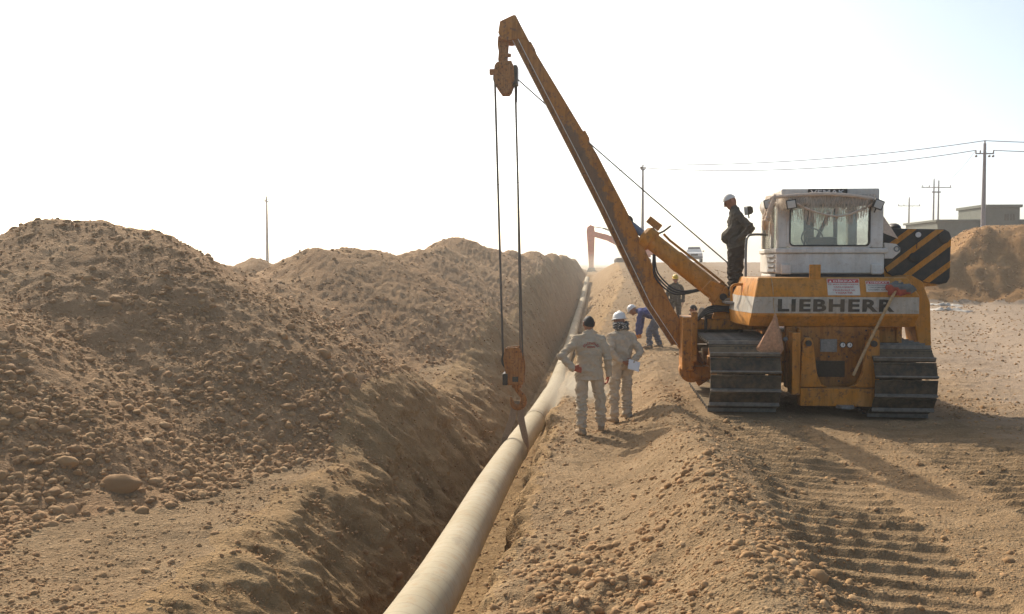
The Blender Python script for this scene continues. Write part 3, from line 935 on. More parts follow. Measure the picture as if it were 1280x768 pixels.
def build_pipe():
    n = 40
    mb = MB()
    rings = []; us = []
    L = 0
    for i, p in enumerate(pipe_path):
        ax = (pipe_path[min(i + 1, len(pipe_path) - 1)] - pipe_path[max(i - 1, 0)]).normalized()
        rings.append(mb.ring(p, ax, PIPE_R, n, (0, 0, 1)))
        if i:
            L += (p - pipe_path[i - 1]).length
        us.append(L)
    # rounded far end cap
    ax = (pipe_path[-1] - pipe_path[-2]).normalized()
    rings.append(mb.ring(pipe_path[-1] + ax * 0.10, ax, PIPE_R * 0.85, n, (0, 0, 1))); us.append(L + 0.1)
    rings.append(mb.ring(pipe_path[-1] + ax * 0.15, ax, PIPE_R * 0.4, n, (0, 0, 1))); us.append(L + 0.15)
    mb.skin(rings)
    o = mb.build('steel_pipe', 'pipe')
    me = o.data
    uv = me.uv_layers.new(name='uv')
    for poly in me.polygons:
        idx = [(me.loops[l].vertex_index % n, me.loops[l].vertex_index // n) for l in poly.loop_indices]
        wrap = any(i == 0 for i, k in idx) and any(i == n - 1 for i, k in idx)
        for l, (i, k) in zip(poly.loop_indices, idx):
            uv.data[l].uv = (us[k], (n if (wrap and i == 0) else i) / n)
    tag(o, 'long pale coated steel pipe being lowered along the trench', 'pipe')
    for y in (20.6, 32.4, 44.2, 56.0, 67.8, 79.4):                # heat shrink sleeves over the welds
        p, ax = pipe_at(y)
        w = MB()
        prof = [(PIPE_R - 0.002, -0.20), (PIPE_R + 0.011, -0.185), (PIPE_R + 0.009, 0.0), (PIPE_R + 0.012, 0.185), (PIPE_R - 0.002, 0.20)]
        w.skin([w.ring(p + ax * h, ax, r, 40) for r, h in prof], cap=False)
        w.build('weld_sleeve', 'pipe', o)
    return o
build_pipe()

# ------------------------------------------------------------------ the pipelayer (local: x right, y forward, z up, origin at the rear on the ground)
PL = empty('pipelayer', (MO[0], MO[1], 0.0), -MA, 'orange and white tracked pipelayer with side boom standing right of the trench', 'pipelayer')
def pl_world(lx, ly, lz):
    c, s = math.cos(MA), math.sin(MA)
    return Vector((MO[0] + lx * c + ly * s, MO[1] - lx * s + ly * c, lz))

def track(cx, wid):
    """track frame with its wheels and one object for every shoe"""
    y0, y1, zc, rad = 0.44, 3.25, 0.545, 0.475
    fr = MB()
    fr.mat(0).bx(cx - 0.20, cx + 0.20, 0.75, 3.1, 0.36, 0.72)
    fr.prism([(0.8, 0.72), (1.2, 0.86), (2.5, 0.86), (3.0, 0.72)], cx - 0.14, cx + 0.14, 'x')
    fr.bx(cx - 0.30, cx + 0.30, 1.55, 2.35, 0.42, 0.66)
    f = fr.build('track_frame', 'orange_lower', PL, 0.015)
    for yy, nm, r in ((y0, 'drive_sprocket', 0.40), (y1, 'idler_wheel', 0.40)):
        w = MB()
        for s in (-1, 1):
            w.lathe([(0.05, -0.03), (r, -0.03), (r, 0.03), (0.05, 0.03)], (cx + s * 0.10, yy, zc), (1, 0, 0), 28)
        w.lathe([(0.16, -0.30), (0.16, 0.30)], (cx, yy, zc), (1, 0, 0), 20)
        w.lathe([(0.10, -0.34), (0.10, 0.34)], (cx, yy, zc), (1, 0, 0), 16)
        w.build(nm, 'steel', f, 0.008)
    for k in range(7):
        w = MB()
        yy = 0.95 + k * 0.32
        w.lathe([(0.12, -0.17), (0.12, -0.10), (0.095, -0.08), (0.095, 0.08), (0.12, 0.10), (0.12, 0.17)], (cx, yy, 0.215), (1, 0, 0), 16)
        w.build('track_roller', 'steel', f)
    # shoe: plate, grouser bar, link block, bolt holes
    n = 34
    L = 2 * (y1 - y0) + 2 * math.pi * rad
    pitch = L / n
    sh = MB()
    sh.mat(0).bx(-wid / 2, wid / 2, -pitch / 2 + 0.004, pitch / 2 - 0.012, -0.012, 0.012)
    sh.mat(2).prism([(-pitch / 2 + 0.004, 0.010), (-pitch / 2 + 0.045, 0.010), (-pitch / 2 + 0.030, 0.062), (-pitch / 2 + 0.010, 0.062)], -wid / 2, wid / 2, 'x')
    sh.mat(0).prism([(pitch / 2 - 0.05, 0.011), (pitch / 2 - 0.014, 0.011), (pitch / 2 - 0.014, 0.022), (pitch / 2 - 0.04, 0.022)], -wid / 2, wid / 2, 'x')
    sh.bx(-0.16, -0.08, -pitch / 2, pitch / 2, -0.09, -0.012)
    sh.bx(0.08, 0.16, -pitch / 2, pitch / 2, -0.09, -0.012)
    for bxp in (-0.115, -0.045, 0.045, 0.115):
        sh.mat(1).bx(bxp - 0.02, bxp + 0.02, pitch / 2 - 0.100, pitch / 2 - 0.058, 0.0125, 0.0145)
    for bxp in (-0.30, -0.22, 0.22, 0.30):
        sh.mat(0).cyl((bxp, 0.03, 0.012), (bxp, 0.03, 0.021), 0.012, n=8)
    proto = None
    for k in range(n):
        s = (k + 0.3) * pitch
        straight = y1 - y0
        arc = math.pi * rad
        if s < straight:                                     # bottom run, from the rear forward
            p = (y0 + s, zc - rad); ang = math.pi
        elif s < straight + arc:
            a = (s - straight) / rad
            p = (y1 + rad * math.sin(a), zc - rad * math.cos(a)); ang = math.pi + a
        elif s < 2 * straight + arc:
            p = (y1 - (s - straight - arc), zc + rad); ang = 2 * math.pi
        else:
            a = (s - 2 * straight - arc) / rad
            p = (y0 - rad * math.sin(a), zc + rad * math.cos(a)); ang = 2 * math.pi + a
        if proto is None:
            o = sh.build('track_shoe', ['steel', 'grille', 'grouser'], f)
            proto = o
        else:
            o = proto.copy(); COL.objects.link(o); o.parent = f
        o.location = (cx, p[0], p[1])
        o.rotation_euler = (ang, 0, 0)
    return f
track(-1.10, 1.00)
track(1.14, 0.86).location.z = -0.05

# chassis between the tracks
mb = MB()
mb.bx(-0.52, 0.62, 0.55, 3.3, 0.42, 1.18)
mb.bx(-0.95, 1.00, 1.25, 1.65, 0.50, 0.80)
mb.bx(-0.95, 1.00, 2.55, 2.85, 0.50, 0.80)
mb.build('chassis', 'orange_lower', PL, 0.02)

# ---- rear hood
def ring4(z, yr, xl, xr, xs, xrs, yf=1.75):
    return [(xl, yr, z), (xr, yr, z), (xrs, 1.10, z), (xrs, yf, z), (xs, yf, z), (xs, 1.10, z)]
mb = MB()
rings = [ring4(1.27, 0.47, -0.99, 1.40, -1.10, 1.46), ring4(1.44, 0.325, -0.975, 1.42, -1.12, 1.47), ring4(1.73, 0.30, -0.93, 1.41, -1.06, 1.46), ring4(2.00, 0.41, -0.87, 1.27, -0.95, 1.30)]
mb.skin([[Vector(p) for p in r] for r in rings])
hood = mb.build('rear_hood', 'orange', PL, 0.018, 20)
# white stripe across the back and down the left flank
mb = MB()
def band(za, zb, off):
    def at(z):
        s = (z - 1.44) / 0.29
        a = [p for p in ring4(z, 0.325 - 0.025 * s, -0.975 + 0.045 * s, 1.42 - 0.01 * s, -1.12 + 0.06 * s, 1.47 - 0.01 * s)]
        return a
    lo, hi = at(za), at(zb)
    mb.add([(lo[0][0] - 0.002, lo[0][1] - off, lo[0][2]), (lo[1][0] - 0.01, lo[1][1] - off, lo[1][2]), (hi[1][0] - 0.01, hi[1][1] - off, hi[1][2]), (hi[0][0] - 0.002, hi[0][1] - off, hi[0][2])], [(0, 1, 2, 3)])
    mb.add([(lo[5][0] - off, lo[5][1], lo[5][2]), (lo[0][0] - off, lo[0][1], lo[0][2]), (hi[0][0] - off, hi[0][1], hi[0][2]), (hi[5][0] - off, hi[5][1], hi[5][2])], [(0, 1, 2, 3)])
    mb.add([(lo[4][0] - off, lo[4][1], lo[4][2]), (lo[5][0] - off, lo[5][1], lo[5][2]), (hi[5][0] - off, hi[5][1], hi[5][2]), (hi[4][0] - off, hi[4][1], hi[4][2])], [(0, 1, 2, 3)])
band(1.475, 1.715, 0.004)
mb.build('stripe', 'stripe_white', hood, smooth=False)
text_mesh('LIEBHERR', 'lettering', 'letter', hood, (-0.60, 0.305, 1.500), 1.66, 0.185, (1, -0.0, 0), (0, -0.085, 1), bold=0.038, spacing=1.15)
# the panel line, hatch ring, seams
mb = MB()
mb.lathe([(0.085, 0.0), (0.100, 0.0), (0.100, 0.008), (0.085, 0.008), (0.085, 0.0)], (0.20, 0.412, 1.345), (0, -1, -0.75), 24)
mb.build('hatch_ring', 'orange_lower', hood)
mb = MB().bx(-0.13, 0.03, 0.395, 0.44, 1.98, 2.19)
mb.build('rear_post', 'orange', hood, 0.008)
# warning signs on the sloping upper face (slope from y .30,z 1.73 to y .41,z 2.00)
UPV = Vector((0, 0.11, 0.27)).normalized()
NRM = Vector((0, -0.27, 0.11)).normalized()
def on_slope(x, s, off):
    p = Vector((x, 0.30, 1.73)) + UPV * s + NRM * off
    return tuple(p)
def sign(x0, x1, s0, s1, lines, headfrac, head, top_red, ink):
    mb = MB()
    mb.add([on_slope(x0, s0, 0.004), on_slope(x1, s0, 0.004), on_slope(x1, s1, 0.004), on_slope(x0, s1, 0.004)], [(0, 1, 2, 3)])
    sg = mb.build('warning_sign', 'sign_white', hood, smooth=False)
    h = s1 - s0; w = x1 - x0
    mb = MB()
    sh = s1 - headfrac * h
    mb.add([on_slope(x0 + 0.008, sh, 0.006), on_slope(x1 - 0.008, sh, 0.006), on_slope(x1 - 0.008, s1 - 0.008, 0.006), on_slope(x0 + 0.008, s1 - 0.008, 0.006)], [(0, 1, 2, 3)])
    mb.build('sign_header', 'red', sg, smooth=False)
    text_mesh(head, 'lettering', 'print_white', sg, on_slope(x0 + w * 0.20, sh + 0.15 * headfrac * h, 0.008), w * 0.70, headfrac * h * 0.62, (1, 0, 0), tuple(UPV), 0.02)
    mb = MB()
    tw = headfrac * h * 0.55
    mb.add([on_slope(x0 + w * 0.06, sh + 0.02 * h, 0.008), on_slope(x0 + w * 0.06 + tw * 1.1, sh + 0.02 * h, 0.008), on_slope(x0 + w * 0.06 + tw * 0.55, sh + 0.02 * h + tw, 0.008)], [(0, 1, 2)])
    mb.build('warning_triangle', 'print_white', sg, smooth=False)
    k = len(lines)
    lh = (h * (1 - headfrac)) / (k + 0.35)
    for i, (ln, wf) in enumerate(lines):
        ys = sh - (i + 1) * lh + 0.14 * lh
        text_mesh(ln, 'lettering', ink, sg, on_slope(x0 + w * (1 - wf) / 2, ys, 0.007), w * wf, lh * 0.62, (1, 0, 0), tuple(UPV), 0.02)
sign(0.115, 0.575, 0.012, 0.270, [('İŞ MAKİNALARINA', 0.94), ('YAKLAŞMAK', 0.64), ('TEHLİKELİ VE', 0.70), ('YASAKTIR', 0.54)], 0.25, 'DİKKAT', True, 'red')
sign(0.665, 1.005, 0.065, 0.235, [('İŞ MAKİNASINA', 0.84), ('YAKLAŞMAYINIZ', 0.72), ('ÇALIŞMA ALANI', 0.84)], 0.27, 'DİKKAT', True, 'letter')
# small red lettering down the left flank
text_mesh('LIEBHERR', 'lettering', 'red', hood, (-1.058, 0.76, 1.765), 0.18, 0.055, (0.1, 0.10, 0.30), (0.02, -1, 0), bold=0.02)

# ---- rear panel between the tracks
mb = MB()
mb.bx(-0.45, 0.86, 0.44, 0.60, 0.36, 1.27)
rp = mb.build('rear_panel', 'orange_shade', PL, 0.012)
for q in ((-0.42, -0.30, 0.12, 0.445, 0.30, 1.20), (-0.297, -0.26, 0.28, 0.445, 0.80, 1.25), (0.74, 0.84, 0.245, 0.445, 0.42, 1.24)):
    MB().bx(*q).build('panel_rib', 'orange_lower', rp, 0.01)
mb = MB().bx(0.045, 0.285, 0.425, 0.445, 0.90, 1.09)
mb.build('data_plate', 'grey_plate', rp, 0.004)
for x in (0.365, 0.465):
    mb = MB()
    mb.mat(0).lathe([(0.045, 0), (0.045, 0.03), (0.036, 0.03)], (x, 0.445, 1.005), (0, -1, 0), 20)
    mb.mat(1).lathe([(0.035, 0.0), (0.034, 0.034), (0.001, 0.036)], (x, 0.445, 1.005), (0, -1, 0), 20)
    mb.mat(2).box((x + 0.006, 0.406, 1.012), (0.006, 0.004, 0.034))
    mb.build('gauge', ['darksteel', 'print_white', 'black'], rp)
mb = MB().bx(-0.06, 0.40, 0.425, 0.445, 0.53, 0.77)
gr = mb.build('grille', 'grille', rp, 0.004)
for k in range(8):
    MB().bx(-0.05, 0.39, 0.418, 0.426, 0.55 + k * 0.028, 0.562 + k * 0.028).build('grille_bar', 'grille', gr, smooth=False)
mb = MB()
for x, z in ((-0.08, 0.83), (0.17, 0.83), (0.43, 0.83), (-0.02, 0.47), (0.32, 0.47), (-0.10, 1.0), (-0.26, 1.22), (0.70, 1.22)):
    MB().cyl((x, 0.446, z), (x, 0.427, z), 0.015, n=8).build('bolt', 'darksteel', rp)
# drawbar yoke: a U of heavy plate
mb = MB()
U = [(-0.30, 0.14), (0.80, 0.14), (0.82, 1.06), (0.78, 1.13), (0.70, 1.13), (0.64, 1.06), (0.585, 0.62), (0.50, 0.46), (0.40, 0.41), (0.10, 0.41), (0.00, 0.46), (-0.06, 0.62), (-0.115, 1.06), (-0.15, 1.13), (-0.23, 1.13), (-0.27, 1.06)]
# split into three convex-ish pieces so that the caps triangulate cleanly
mb.prism([(-0.30, 0.41), (0.10, 0.41), (0.00, 0.46), (-0.06, 0.62), (-0.115, 1.06), (-0.15, 1.13), (-0.23, 1.13), (-0.27, 1.06)], 0.14, 0.24)
mb.prism([(0.40, 0.41), (0.82, 0.41), (0.82, 1.06), (0.78, 1.13), (0.70, 1.13), (0.64, 1.06), (0.585, 0.62), (0.50, 0.46)], 0.14, 0.24)
mb.prism([(-0.30, 0.14), (0.82, 0.14), (0.82, 0.40), (-0.30, 0.40)], 0.10, 0.34)
dr = mb.build('drawbar_yoke', 'orange_lower', PL, 0.012)
for x in (-0.19, 0.73):
    MB().cyl((x, 0.141, 1.05), (x, 0.10, 1.05), 0.045, n=14).build('pin', 'darksteel', dr)
mb = MB()
mb.prism([(0.20, -0.10), (0.46, -0.10), (0.44, -0.20), (0.36, -0.26), (0.26, -0.24)], 0.115, 0.165, 'z')
mb.v = [(p[0], p[1] + 0.22, p[2]) for p in mb.v]
mb.build('tow_hook', 'grey_plate', dr, 0.01)

# ---- cab
cab = None
CX0, CX1, CY0, CY1, CZ0, CZ1 = -0.52, 1.08, 0.92, 2.45, 2.03, 3.34
mb = MB()
# lower body with ledge
mb.bx(CX0, CX1, CY0, CY1, CZ0 + 0.02, 2.36)
mb.bx(CX0 - 0.02, CX1 + 0.05, CY0 - 0.03, CY1, 2.36, 2.44)
# roof
mb.bx(CX0 + 0.07, CX1 - 0.08, CY0 + 0.02, CY1, 3.13, CZ1)
# pillars
for x0, x1 in ((CX0 + 0.01, CX0 + 0.17), (CX1 - 0.20, CX1 - 0.02)):
    mb.bx(x0, x1, CY0, CY0 + 0.14, 2.44, 3.13)
    mb.bx(x0, x1 - 0.03, CY1 - 0.14, CY1, 2.44, 3.13)
mb.bx(CX0 + 0.02, CX0 + 0.08, CY0 + 0.62, CY0 + 0.70, 2.44, 3.13)
# mounting feet
for x in (CX0 + 0.14, CX1 - 0.12):
    mb.bx(x - 0.08, x + 0.08, CY0 - 0.06, CY0 - 0.003, 2.04, 2.20)
mb.bx(CX0 + 0.02, CX1 - 0.03, CY0 + 0.03, CY1, 1.90, 2.045)
cab = mb.build('cab', 'white', PL, 0.02)
mb = MB().bx(CX0 - 0.004, CX1 + 0.01, CY0 + 0.02, CY0 + 0.06, 2.000, 2.045)
mb.build('rubber_mount', 'hose', cab)
# rear window frame with rubber, pane, seat and rails seen through it
def frame_rect(mbx, x0, x1, z0, z1, y0, y1, w, rr=0.06):
    pts = []
    for cx, cz, a0 in ((x1 - rr, z1 - rr, 0), (x0 + rr, z1 - rr, 90), (x0 + rr, z0 + rr, 180), (x1 - rr, z0 + rr, 270)):
        for k in range(5):
            a = R(a0 + 22.5 * k)
            pts.append((cx + rr * math.cos(a), cz + rr * math.sin(a), math.cos(a), math.sin(a)))
    n = len(pts)
    vs = []
    for px, pz, nx, nz in pts:
        vs += [(px, y0, pz), (px - nx * w, y0, pz - nz * w), (px - nx * w, y1, pz - nz * w), (px, y1, pz)]
    fs = []
    for i in range(n):
        j = (i + 1) % n
        for k in range(4):
            fs.append((i * 4 + k, j * 4 + k, j * 4 + (k + 1) % 4, i * 4 + (k + 1) % 4))
    mbx.add(vs, [f[::-1] for f in fs])
mb = MB()
frame_rect(mb, -0.375, 0.905, 2.43, 3.14, CY0 - 0.012, CY0 + 0.05, 0.055, 0.09)
wf = mb.build('window_frame', 'white', cab, 0.004)
mb = MB()
frame_rect(mb, -0.335, 0.865, 2.465, 3.10, CY0 - 0.020, CY0 + 0.04, 0.022, 0.07)
mb.build('window_seal', 'hose', cab)
MB().bx(-0.33, 0.86, CY0 + 0.012, CY0 + 0.018, 2.47, 3.095).build('window_pane', 'glass', cab, smooth=False)
MB().bx(CX0 + 0.045, CX0 + 0.051, CY0 + 0.14, CY0 + 0.62, 2.45, 3.12).build('window_pane', 'glass', cab, smooth=False)
MB().bx(CX0 + 0.045, CX0 + 0.051, CY0 + 0.70, CY1 - 0.14, 2.45, 3.12).build('window_pane', 'glass', cab, smooth=False)
MB().bx(CX0 + 0.17, CX1 - 0.20, CY1 - 0.05, CY1 - 0.044, 2.45, 3.12).build('window_pane', 'glass', cab, smooth=False)
mb = MB().bx(0.18, 0.34, CY1 - 0.10, CY1 - 0.04, 2.44, 3.12)
mb.box((0.45, CY1 - 0.15, 2.78), (0.06, 0.05, 0.62), Matrix.Rotation(R(24), 3, 'Y'))
mb.bx(0.66, 0.72, CY1 - 0.10, CY1 - 0.05, 2.44, 3.12)
mb.build('front_pillar', 'black', cab, 0.006)
mb = MB()
mb.bx(-0.02, 0.52, 1.45, 1.95, 2.15, 2.46)
mb.skin([[Vector(p) for p in q] for q in ([(0.0, 1.36, 2.4), (0.50, 1.36, 2.4), (0.50, 1.5, 2.4), (0.0, 1.5, 2.4)], [(0.02, 1.32, 2.62), (0.48, 1.32, 2.62), (0.48, 1.42, 2.62), (0.02, 1.42, 2.62)])])
mb.build('seat', 'seatblack', cab, 0.03)
mb = MB()
mb.cyl((0.25, 2.2, 2.3), (0.25, 2.05, 2.62), 0.02)
mb.tube([(0.25 + 0.17 * math.cos(a), 2.05 + 0.05 * math.sin(a), 2.62 + 0.16 * math.sin(a)) for a in [2 * math.pi * k / 20 for k in range(21)]], 0.014)
mb.build('steering_wheel', 'seatblack', cab)
# louvres on the left flank of the cab base
for k in range(4):
    MB().box((CX0 - 0.012, 1.30, 2.09 + k * 0.075), (0.03, 0.55, 0.045), Matrix.Rotation(R(20), 3, 'Y')).build('louvre', 'white', cab, 0.004)
# side lug
mb = MB()
mb.prism([(1.08, 2.28), (1.20, 2.28), (1.31, 2.38), (1.31, 2.44), (1.25, 2.50), (1.08, 2.52)], CY0 + 0.0, CY0 + 0.08)
lug = mb.build('side_lug', 'white', cab, 0.006)
MB().lathe([(0.028, 0), (0.045, 0), (0.045, 0.02), (0.028, 0.02), (0.028, 0)], (1.255, CY0 + 0.001, 2.425), (0, -1, 0), 18).build('lug_bushing', 'grey_plate', lug)
# roof name board
mb = MB().bx(-0.06, 0.52, CY0 - 0.005, CY0 + 0.017, 3.235, 3.335)
nb = mb.build('name_board', 'black', cab, 0.003)
text_mesh('VEMAK', 'lettering', 'print_white', nb, (-0.03, CY0 - 0.008, 3.252), 0.52, 0.068, bold=0.015)
# work lamps
def lamp(p, aim, s=0.085, tilt=0.0):
    mb = MB()
    d = Vector(aim).normalized()
    side = d.cross(Vector((0, 0, 1))).normalized(); up = side.cross(d)
    rot = Matrix.Rotation(tilt, 3, d)
    side = rot @ side; up = rot @ up
    P = Vector(p)
    def sq(h, k):
        return [P + d * h + side * (a * k) + up * (b * k * 0.92) for a, b in ((-1, -1), (1, -1), (1, 1), (-1, 1))]
    mb.mat(0).skin([sq(-0.07, s * 0.55), sq(-0.02, s * 0.95), sq(0.035, s)])
    mb.mat(1).skin([sq(0.030, s * 0.80), sq(0.041, s * 0.78)])
    mb.mat(0).cyl(P - up * s * 0.8, P - up * (s * 1.7), 0.012, n=8)
    return mb.build('work_lamp', ['black', 'brass_lamp'], cab, 0.006)
lamp((-0.33, 0.80, 3.10), (-0.12, -1, -0.12), 0.075, 0.15)
lamp((-0.63, 0.95, 3.12), (-0.45, -1, -0.15), 0.075, 0.2)
lamp((-0.83, 1.75, 3.06), (-1, -0.3, -0.15), 0.075)
lamp((0.93, 0.78, 3.09), (0.2, -1, -0.15), 0.078, -0.35)

# ---- counterweight on the right
mb = MB()
cwp = [(1.20, 2.76), (2.17, 2.74), (2.24, 2.70), (2.27, 2.62), (2.26, 1.98), (2.22, 1.90), (2.10, 1.875), (1.92, 1.90), (1.72, 1.955), (1.42, 1.985), (1.30, 2.06), (1.22, 2.22)]
mb.prism(cwp, 1.55, 2.35)
cw = mb.build('counterweight', 'black', PL, 0.02)
def clip_poly(poly, a, b, c):
    """keep the side a*x+b*z<=c"""
    out = []
    n = len(poly)
    for i in range(n):
        p, q = poly[i], poly[(i + 1) % n]
        dp = a * p[0] + b * p[1] - c; dq = a * q[0] + b * q[1] - c
        if dp <= 0:
            out.append(p)
        if dp * dq < 0:
            s = dp / (dp - dq)
            out.append((p[0] + (q[0] - p[0]) * s, p[1] + (q[1] - p[1]) * s))
    return out
ins = [(1.745 + (x - 1.745) * 0.985, 2.32 + (z - 2.32) * 0.98) for x, z in cwp]
dirn = (math.sin(R(38)), -math.cos(R(38)))
for k in range(6):
    c0 = -1.17 + k * 0.262
    poly = clip_poly(clip_poly(ins, dirn[0], dirn[1], c0 + 0.082), -dirn[0], -dirn[1], -c0)
    if len(poly) >= 3:
        MB().prism(poly, 1.543, 1.549).build('hazard_stripe', 'orange', cw, smooth=False)
mb = MB()
for (x, z, r) in ((2.15, 2.60, 0.085), (1.70, 2.30, 0.075)):
    MB().lathe([(r, 0), (r, 0.018), (r * 0.8, 0.028), (0.001, 0.028)], (x, 1.544, z), (0, -1, 0), 20).build('pin_cover', 'black', cw)
mb = MB()
mb.mat(0).lathe([(0.042, 0), (0.042, 0.02), (0.001, 0.022)], (1.76, 1.540, 2.655), (0, -1, 0), 20)
mb.build('reflector', 'print_white', cw)
MB().cyl((1.75, 1.538, 2.61), (1.74, 1.536, 2.44), 0.006, n=6).build('reflector_cord', 'black', cw)
mb = MB().ball((1.50, 1.95, 2.765), (0.115, 0.20, 0.09))
mb.build('lifting_eye', 'darksteel', cw)
# right-hand body plate carrying the counterweight
mb = MB()
mb.prism([(1.30, 1.99), (1.50, 2.03), (1.67, 1.93), (1.79, 1.60), (1.82, 0.86), (1.64, 0.86), (1.56, 1.30), (1.30, 1.34)], 1.0, 1.55)
mb.prism([(1.25, 2.20), (1.45, 2.02), (1.95, 1.94), (2.10, 1.86), (1.90, 1.84), (1.60, 1.80), (1.25, 1.85)], 1.58, 2.25)
mb.build('side_plate', 'orange', PL, 0.015)
mb = MB().bx(0.86, 1.30, 0.72, 0.80, 1.02, 1.30)
mb.bx(1.20, 1.28, 0.66, 0.72, 1.02, 1.30)
mb.build('fender_bracket', 'orange_lower', PL, 0.01)

# ---- left deck, boom support frame, handrails
mb = MB()
mb.bx(-1.75, -0.45, 1.80, 2.25, 1.13, 1.30)
mb.bx(-1.86, -1.66, 1.78, 2.45, 0.45, 1.33)
mb.bx(-1.72, -1.62, 1.72, 1.80, 0.60, 1.42)
mb.bx(-1.20, -0.45, 2.9, 3.2, 1.0, 1.22)
mb.build('boom_support_frame', 'orange_lower', PL, 0.015)
mb = MB().bx(-1.22, -0.50, 1.30, 2.70, 1.565, 1.60)
mb.bx(-0.60, -0.50, 1.8, 2.7, 1.18, 1.565)
mb.build('walkway', 'grey_plate', PL, 0.006)
mb = MB()
mb.bx(-1.45, -0.62, 3.1, 3.5, 1.06, 1.20)
mb.bx(-1.25, -0.75, 2.7, 3.1, 1.2, 1.42)
mb.build('front_beam', 'orange', PL, 0.015)
mb = MB()
mb.tube(catmull([(-0.93, 1.25, 2.0), (-0.93, 1.25, 2.45), (-0.90, 1.28, 2.62), (-0.80, 1.36, 2.66), (-0.56, 1.5, 2.66)], 5), 0.02)
mb.build('handrail', 'grey_plate', PL)
mb = MB()
mb.tube(catmull([(-1.16, 1.1, 1.62), (-1.17, 1.1, 1.80), (-1.13, 1.1, 1.87), (-1.0, 1.1, 1.88), (-0.93, 1.1, 1.86)], 5), 0.022)
mb.build('handrail', 'orange', PL)
# winch drum and hoses behind the bracket
mb = MB()
mb.lathe([(0.05, -0.32), (0.26, -0.32), (0.26, -0.28), (0.17, -0.28), (0.17, 0.28), (0.26, 0.28), (0.26, 0.32), (0.05, 0.32)], (-1.22, 2.05, 1.22), (1, 0.15, 0), 26)
mb.build('winch_drum', 'darksteel', PL)
mb = MB()
for k in range(4):
    a = 0.03 * k
    MB().tube(catmull([(-1.62, 1.78 + a, 1.28), (-1.45, 1.70 + a, 1.40 + a), (-1.2, 1.68 + a, 1.44 + 0.7 * a), (-0.98, 1.7 + a, 1.36 + a), (-0.88, 1.72 + a, 1.22)], 6), 0.017, 6).build('hydraulic_hose', 'hose', PL)
mb = MB()
mb.lathe([(0.20, -0.12), (0.20, 0.12)], (-1.68, 2.20, 0.42), (0, 1, 0), 24)
mb.bx(-1.72, -0.75, 2.02, 2.38, 0.30, 0.50)
mb.build('boom_pivot', 'orange_lower', PL, 0.015)

# ---- side boom
def poly_strip(left, right):
    return left, right
BL = [(-1.66, 0.16), (-2.02, 0.86), (-2.47, 1.54), (-3.25, 3.16), (-3.72, 4.09), (-4.57, 5.73), (-4.80, 6.18)]
BR = [(-1.42, 0.32), (-1.72, 0.86), (-2.13, 1.54), (-2.90, 3.16), (-3.39, 4.09), (-4.48, 5.89), (-4.76, 6.42)]
BY0, BY1 = 2.02, 2.42
mb = MB()
def strip_box(left, right, y0, y1):
    n = len(left)
    rings = []
    for (a, b), (c, d) in zip(left, right):
        rings.append([Vector((a, y0, b)), Vector((c, y0, d)), Vector((c, y1, d)), Vector((a, y1, b))])
    mb.skin(rings)
def subdiv(pts, n):
    out = []
    for p, q in zip(pts, pts[1:]):
        for k in range(n):
            s = k / n
            out.append((p[0] + (q[0] - p[0]) * s, p[1] + (q[1] - p[1]) * s))
    return out + [pts[-1]]
strip_box(subdiv(BL, 4), subdiv(BR, 4), BY0, BY1)
boom = mb.build('boom', 'boom', PL, 0.012)
at = boom.data.attributes.new('grease', 'FLOAT', 'POINT')
vals = []
for v in boom.data.vertices:
    k = v.index % 4
    z = v.co.z
    g = np.interp(z, [0, 0.9, 1.6, 3.0, 4.2, 4.9, 6.5], [0.1, 0.35, 0.45, 0.85, 0.95, 0.35, 0.1])
    vals.append(g if k in (0, 3) else g * 0.10)
at.data.foreach_set('value', np.array(vals, dtype=np.float32))
def off(pts, d, a0=1, a1=None):
    return [(p[0] - d, p[1] - d * 0.0) for p in pts[a0:a1]]
mb = MB(); strip_box(off(BL, 0.075), off(BL, -0.01), BY0 + 0.05, BY1 - 0.05)
mb.build('boom_channel', 'rust', boom)
mb = MB(); strip_box(off(BL, 0.100), off(BL, 0.072), BY0 + 0.02, BY1 - 0.02)
mb.build('boom_flange', 'boom', boom)
mb = MB(); strip_box(off(BL, 0.006), off(BL, -0.008), BY0 - 0.006, BY0 + 0.006)
mb.build('boom_rail', 'worn', boom)
mb = MB(); strip_box(off(BL, 0.106), off(BL, 0.096), BY0 + 0.012, BY0 + 0.024)
mb.build('boom_rail', 'worn', boom)
mb = MB()
mb.prism([(-4.76, 6.425), (-4.80, 6.43), (-5.03, 6.33), (-5.06, 6.14), (-5.0, 6.02), (-4.86, 6.0), (-4.72, 6.03), (-4.56, 6.03)], 2.00, 2.10)
mb.prism([(-4.76, 6.425), (-4.80, 6.43), (-5.03, 6.33), (-5.06, 6.14), (-5.0, 6.02), (-4.86, 6.0), (-4.72, 6.03), (-4.56, 6.03)], 2.34, 2.44)
mb.prism([(-4.80, 6.43), (-5.03, 6.33), (-5.06, 6.14), (-4.95, 6.18), (-4.80, 6.30)], 2.10, 2.34)
mb.build('boom_head', 'boom', boom, 0.01)
mb = MB()
for z, x in ((5.9, -4.52), (4.4, -3.6), (1.2, -1.97)):
    MB().box((x + 0.03, 2.22, z), (0.05, 0.44, 0.16), Matrix.Rotation(R(-29), 3, 'Y')).build('boom_plate', 'boom', boom, 0.006)

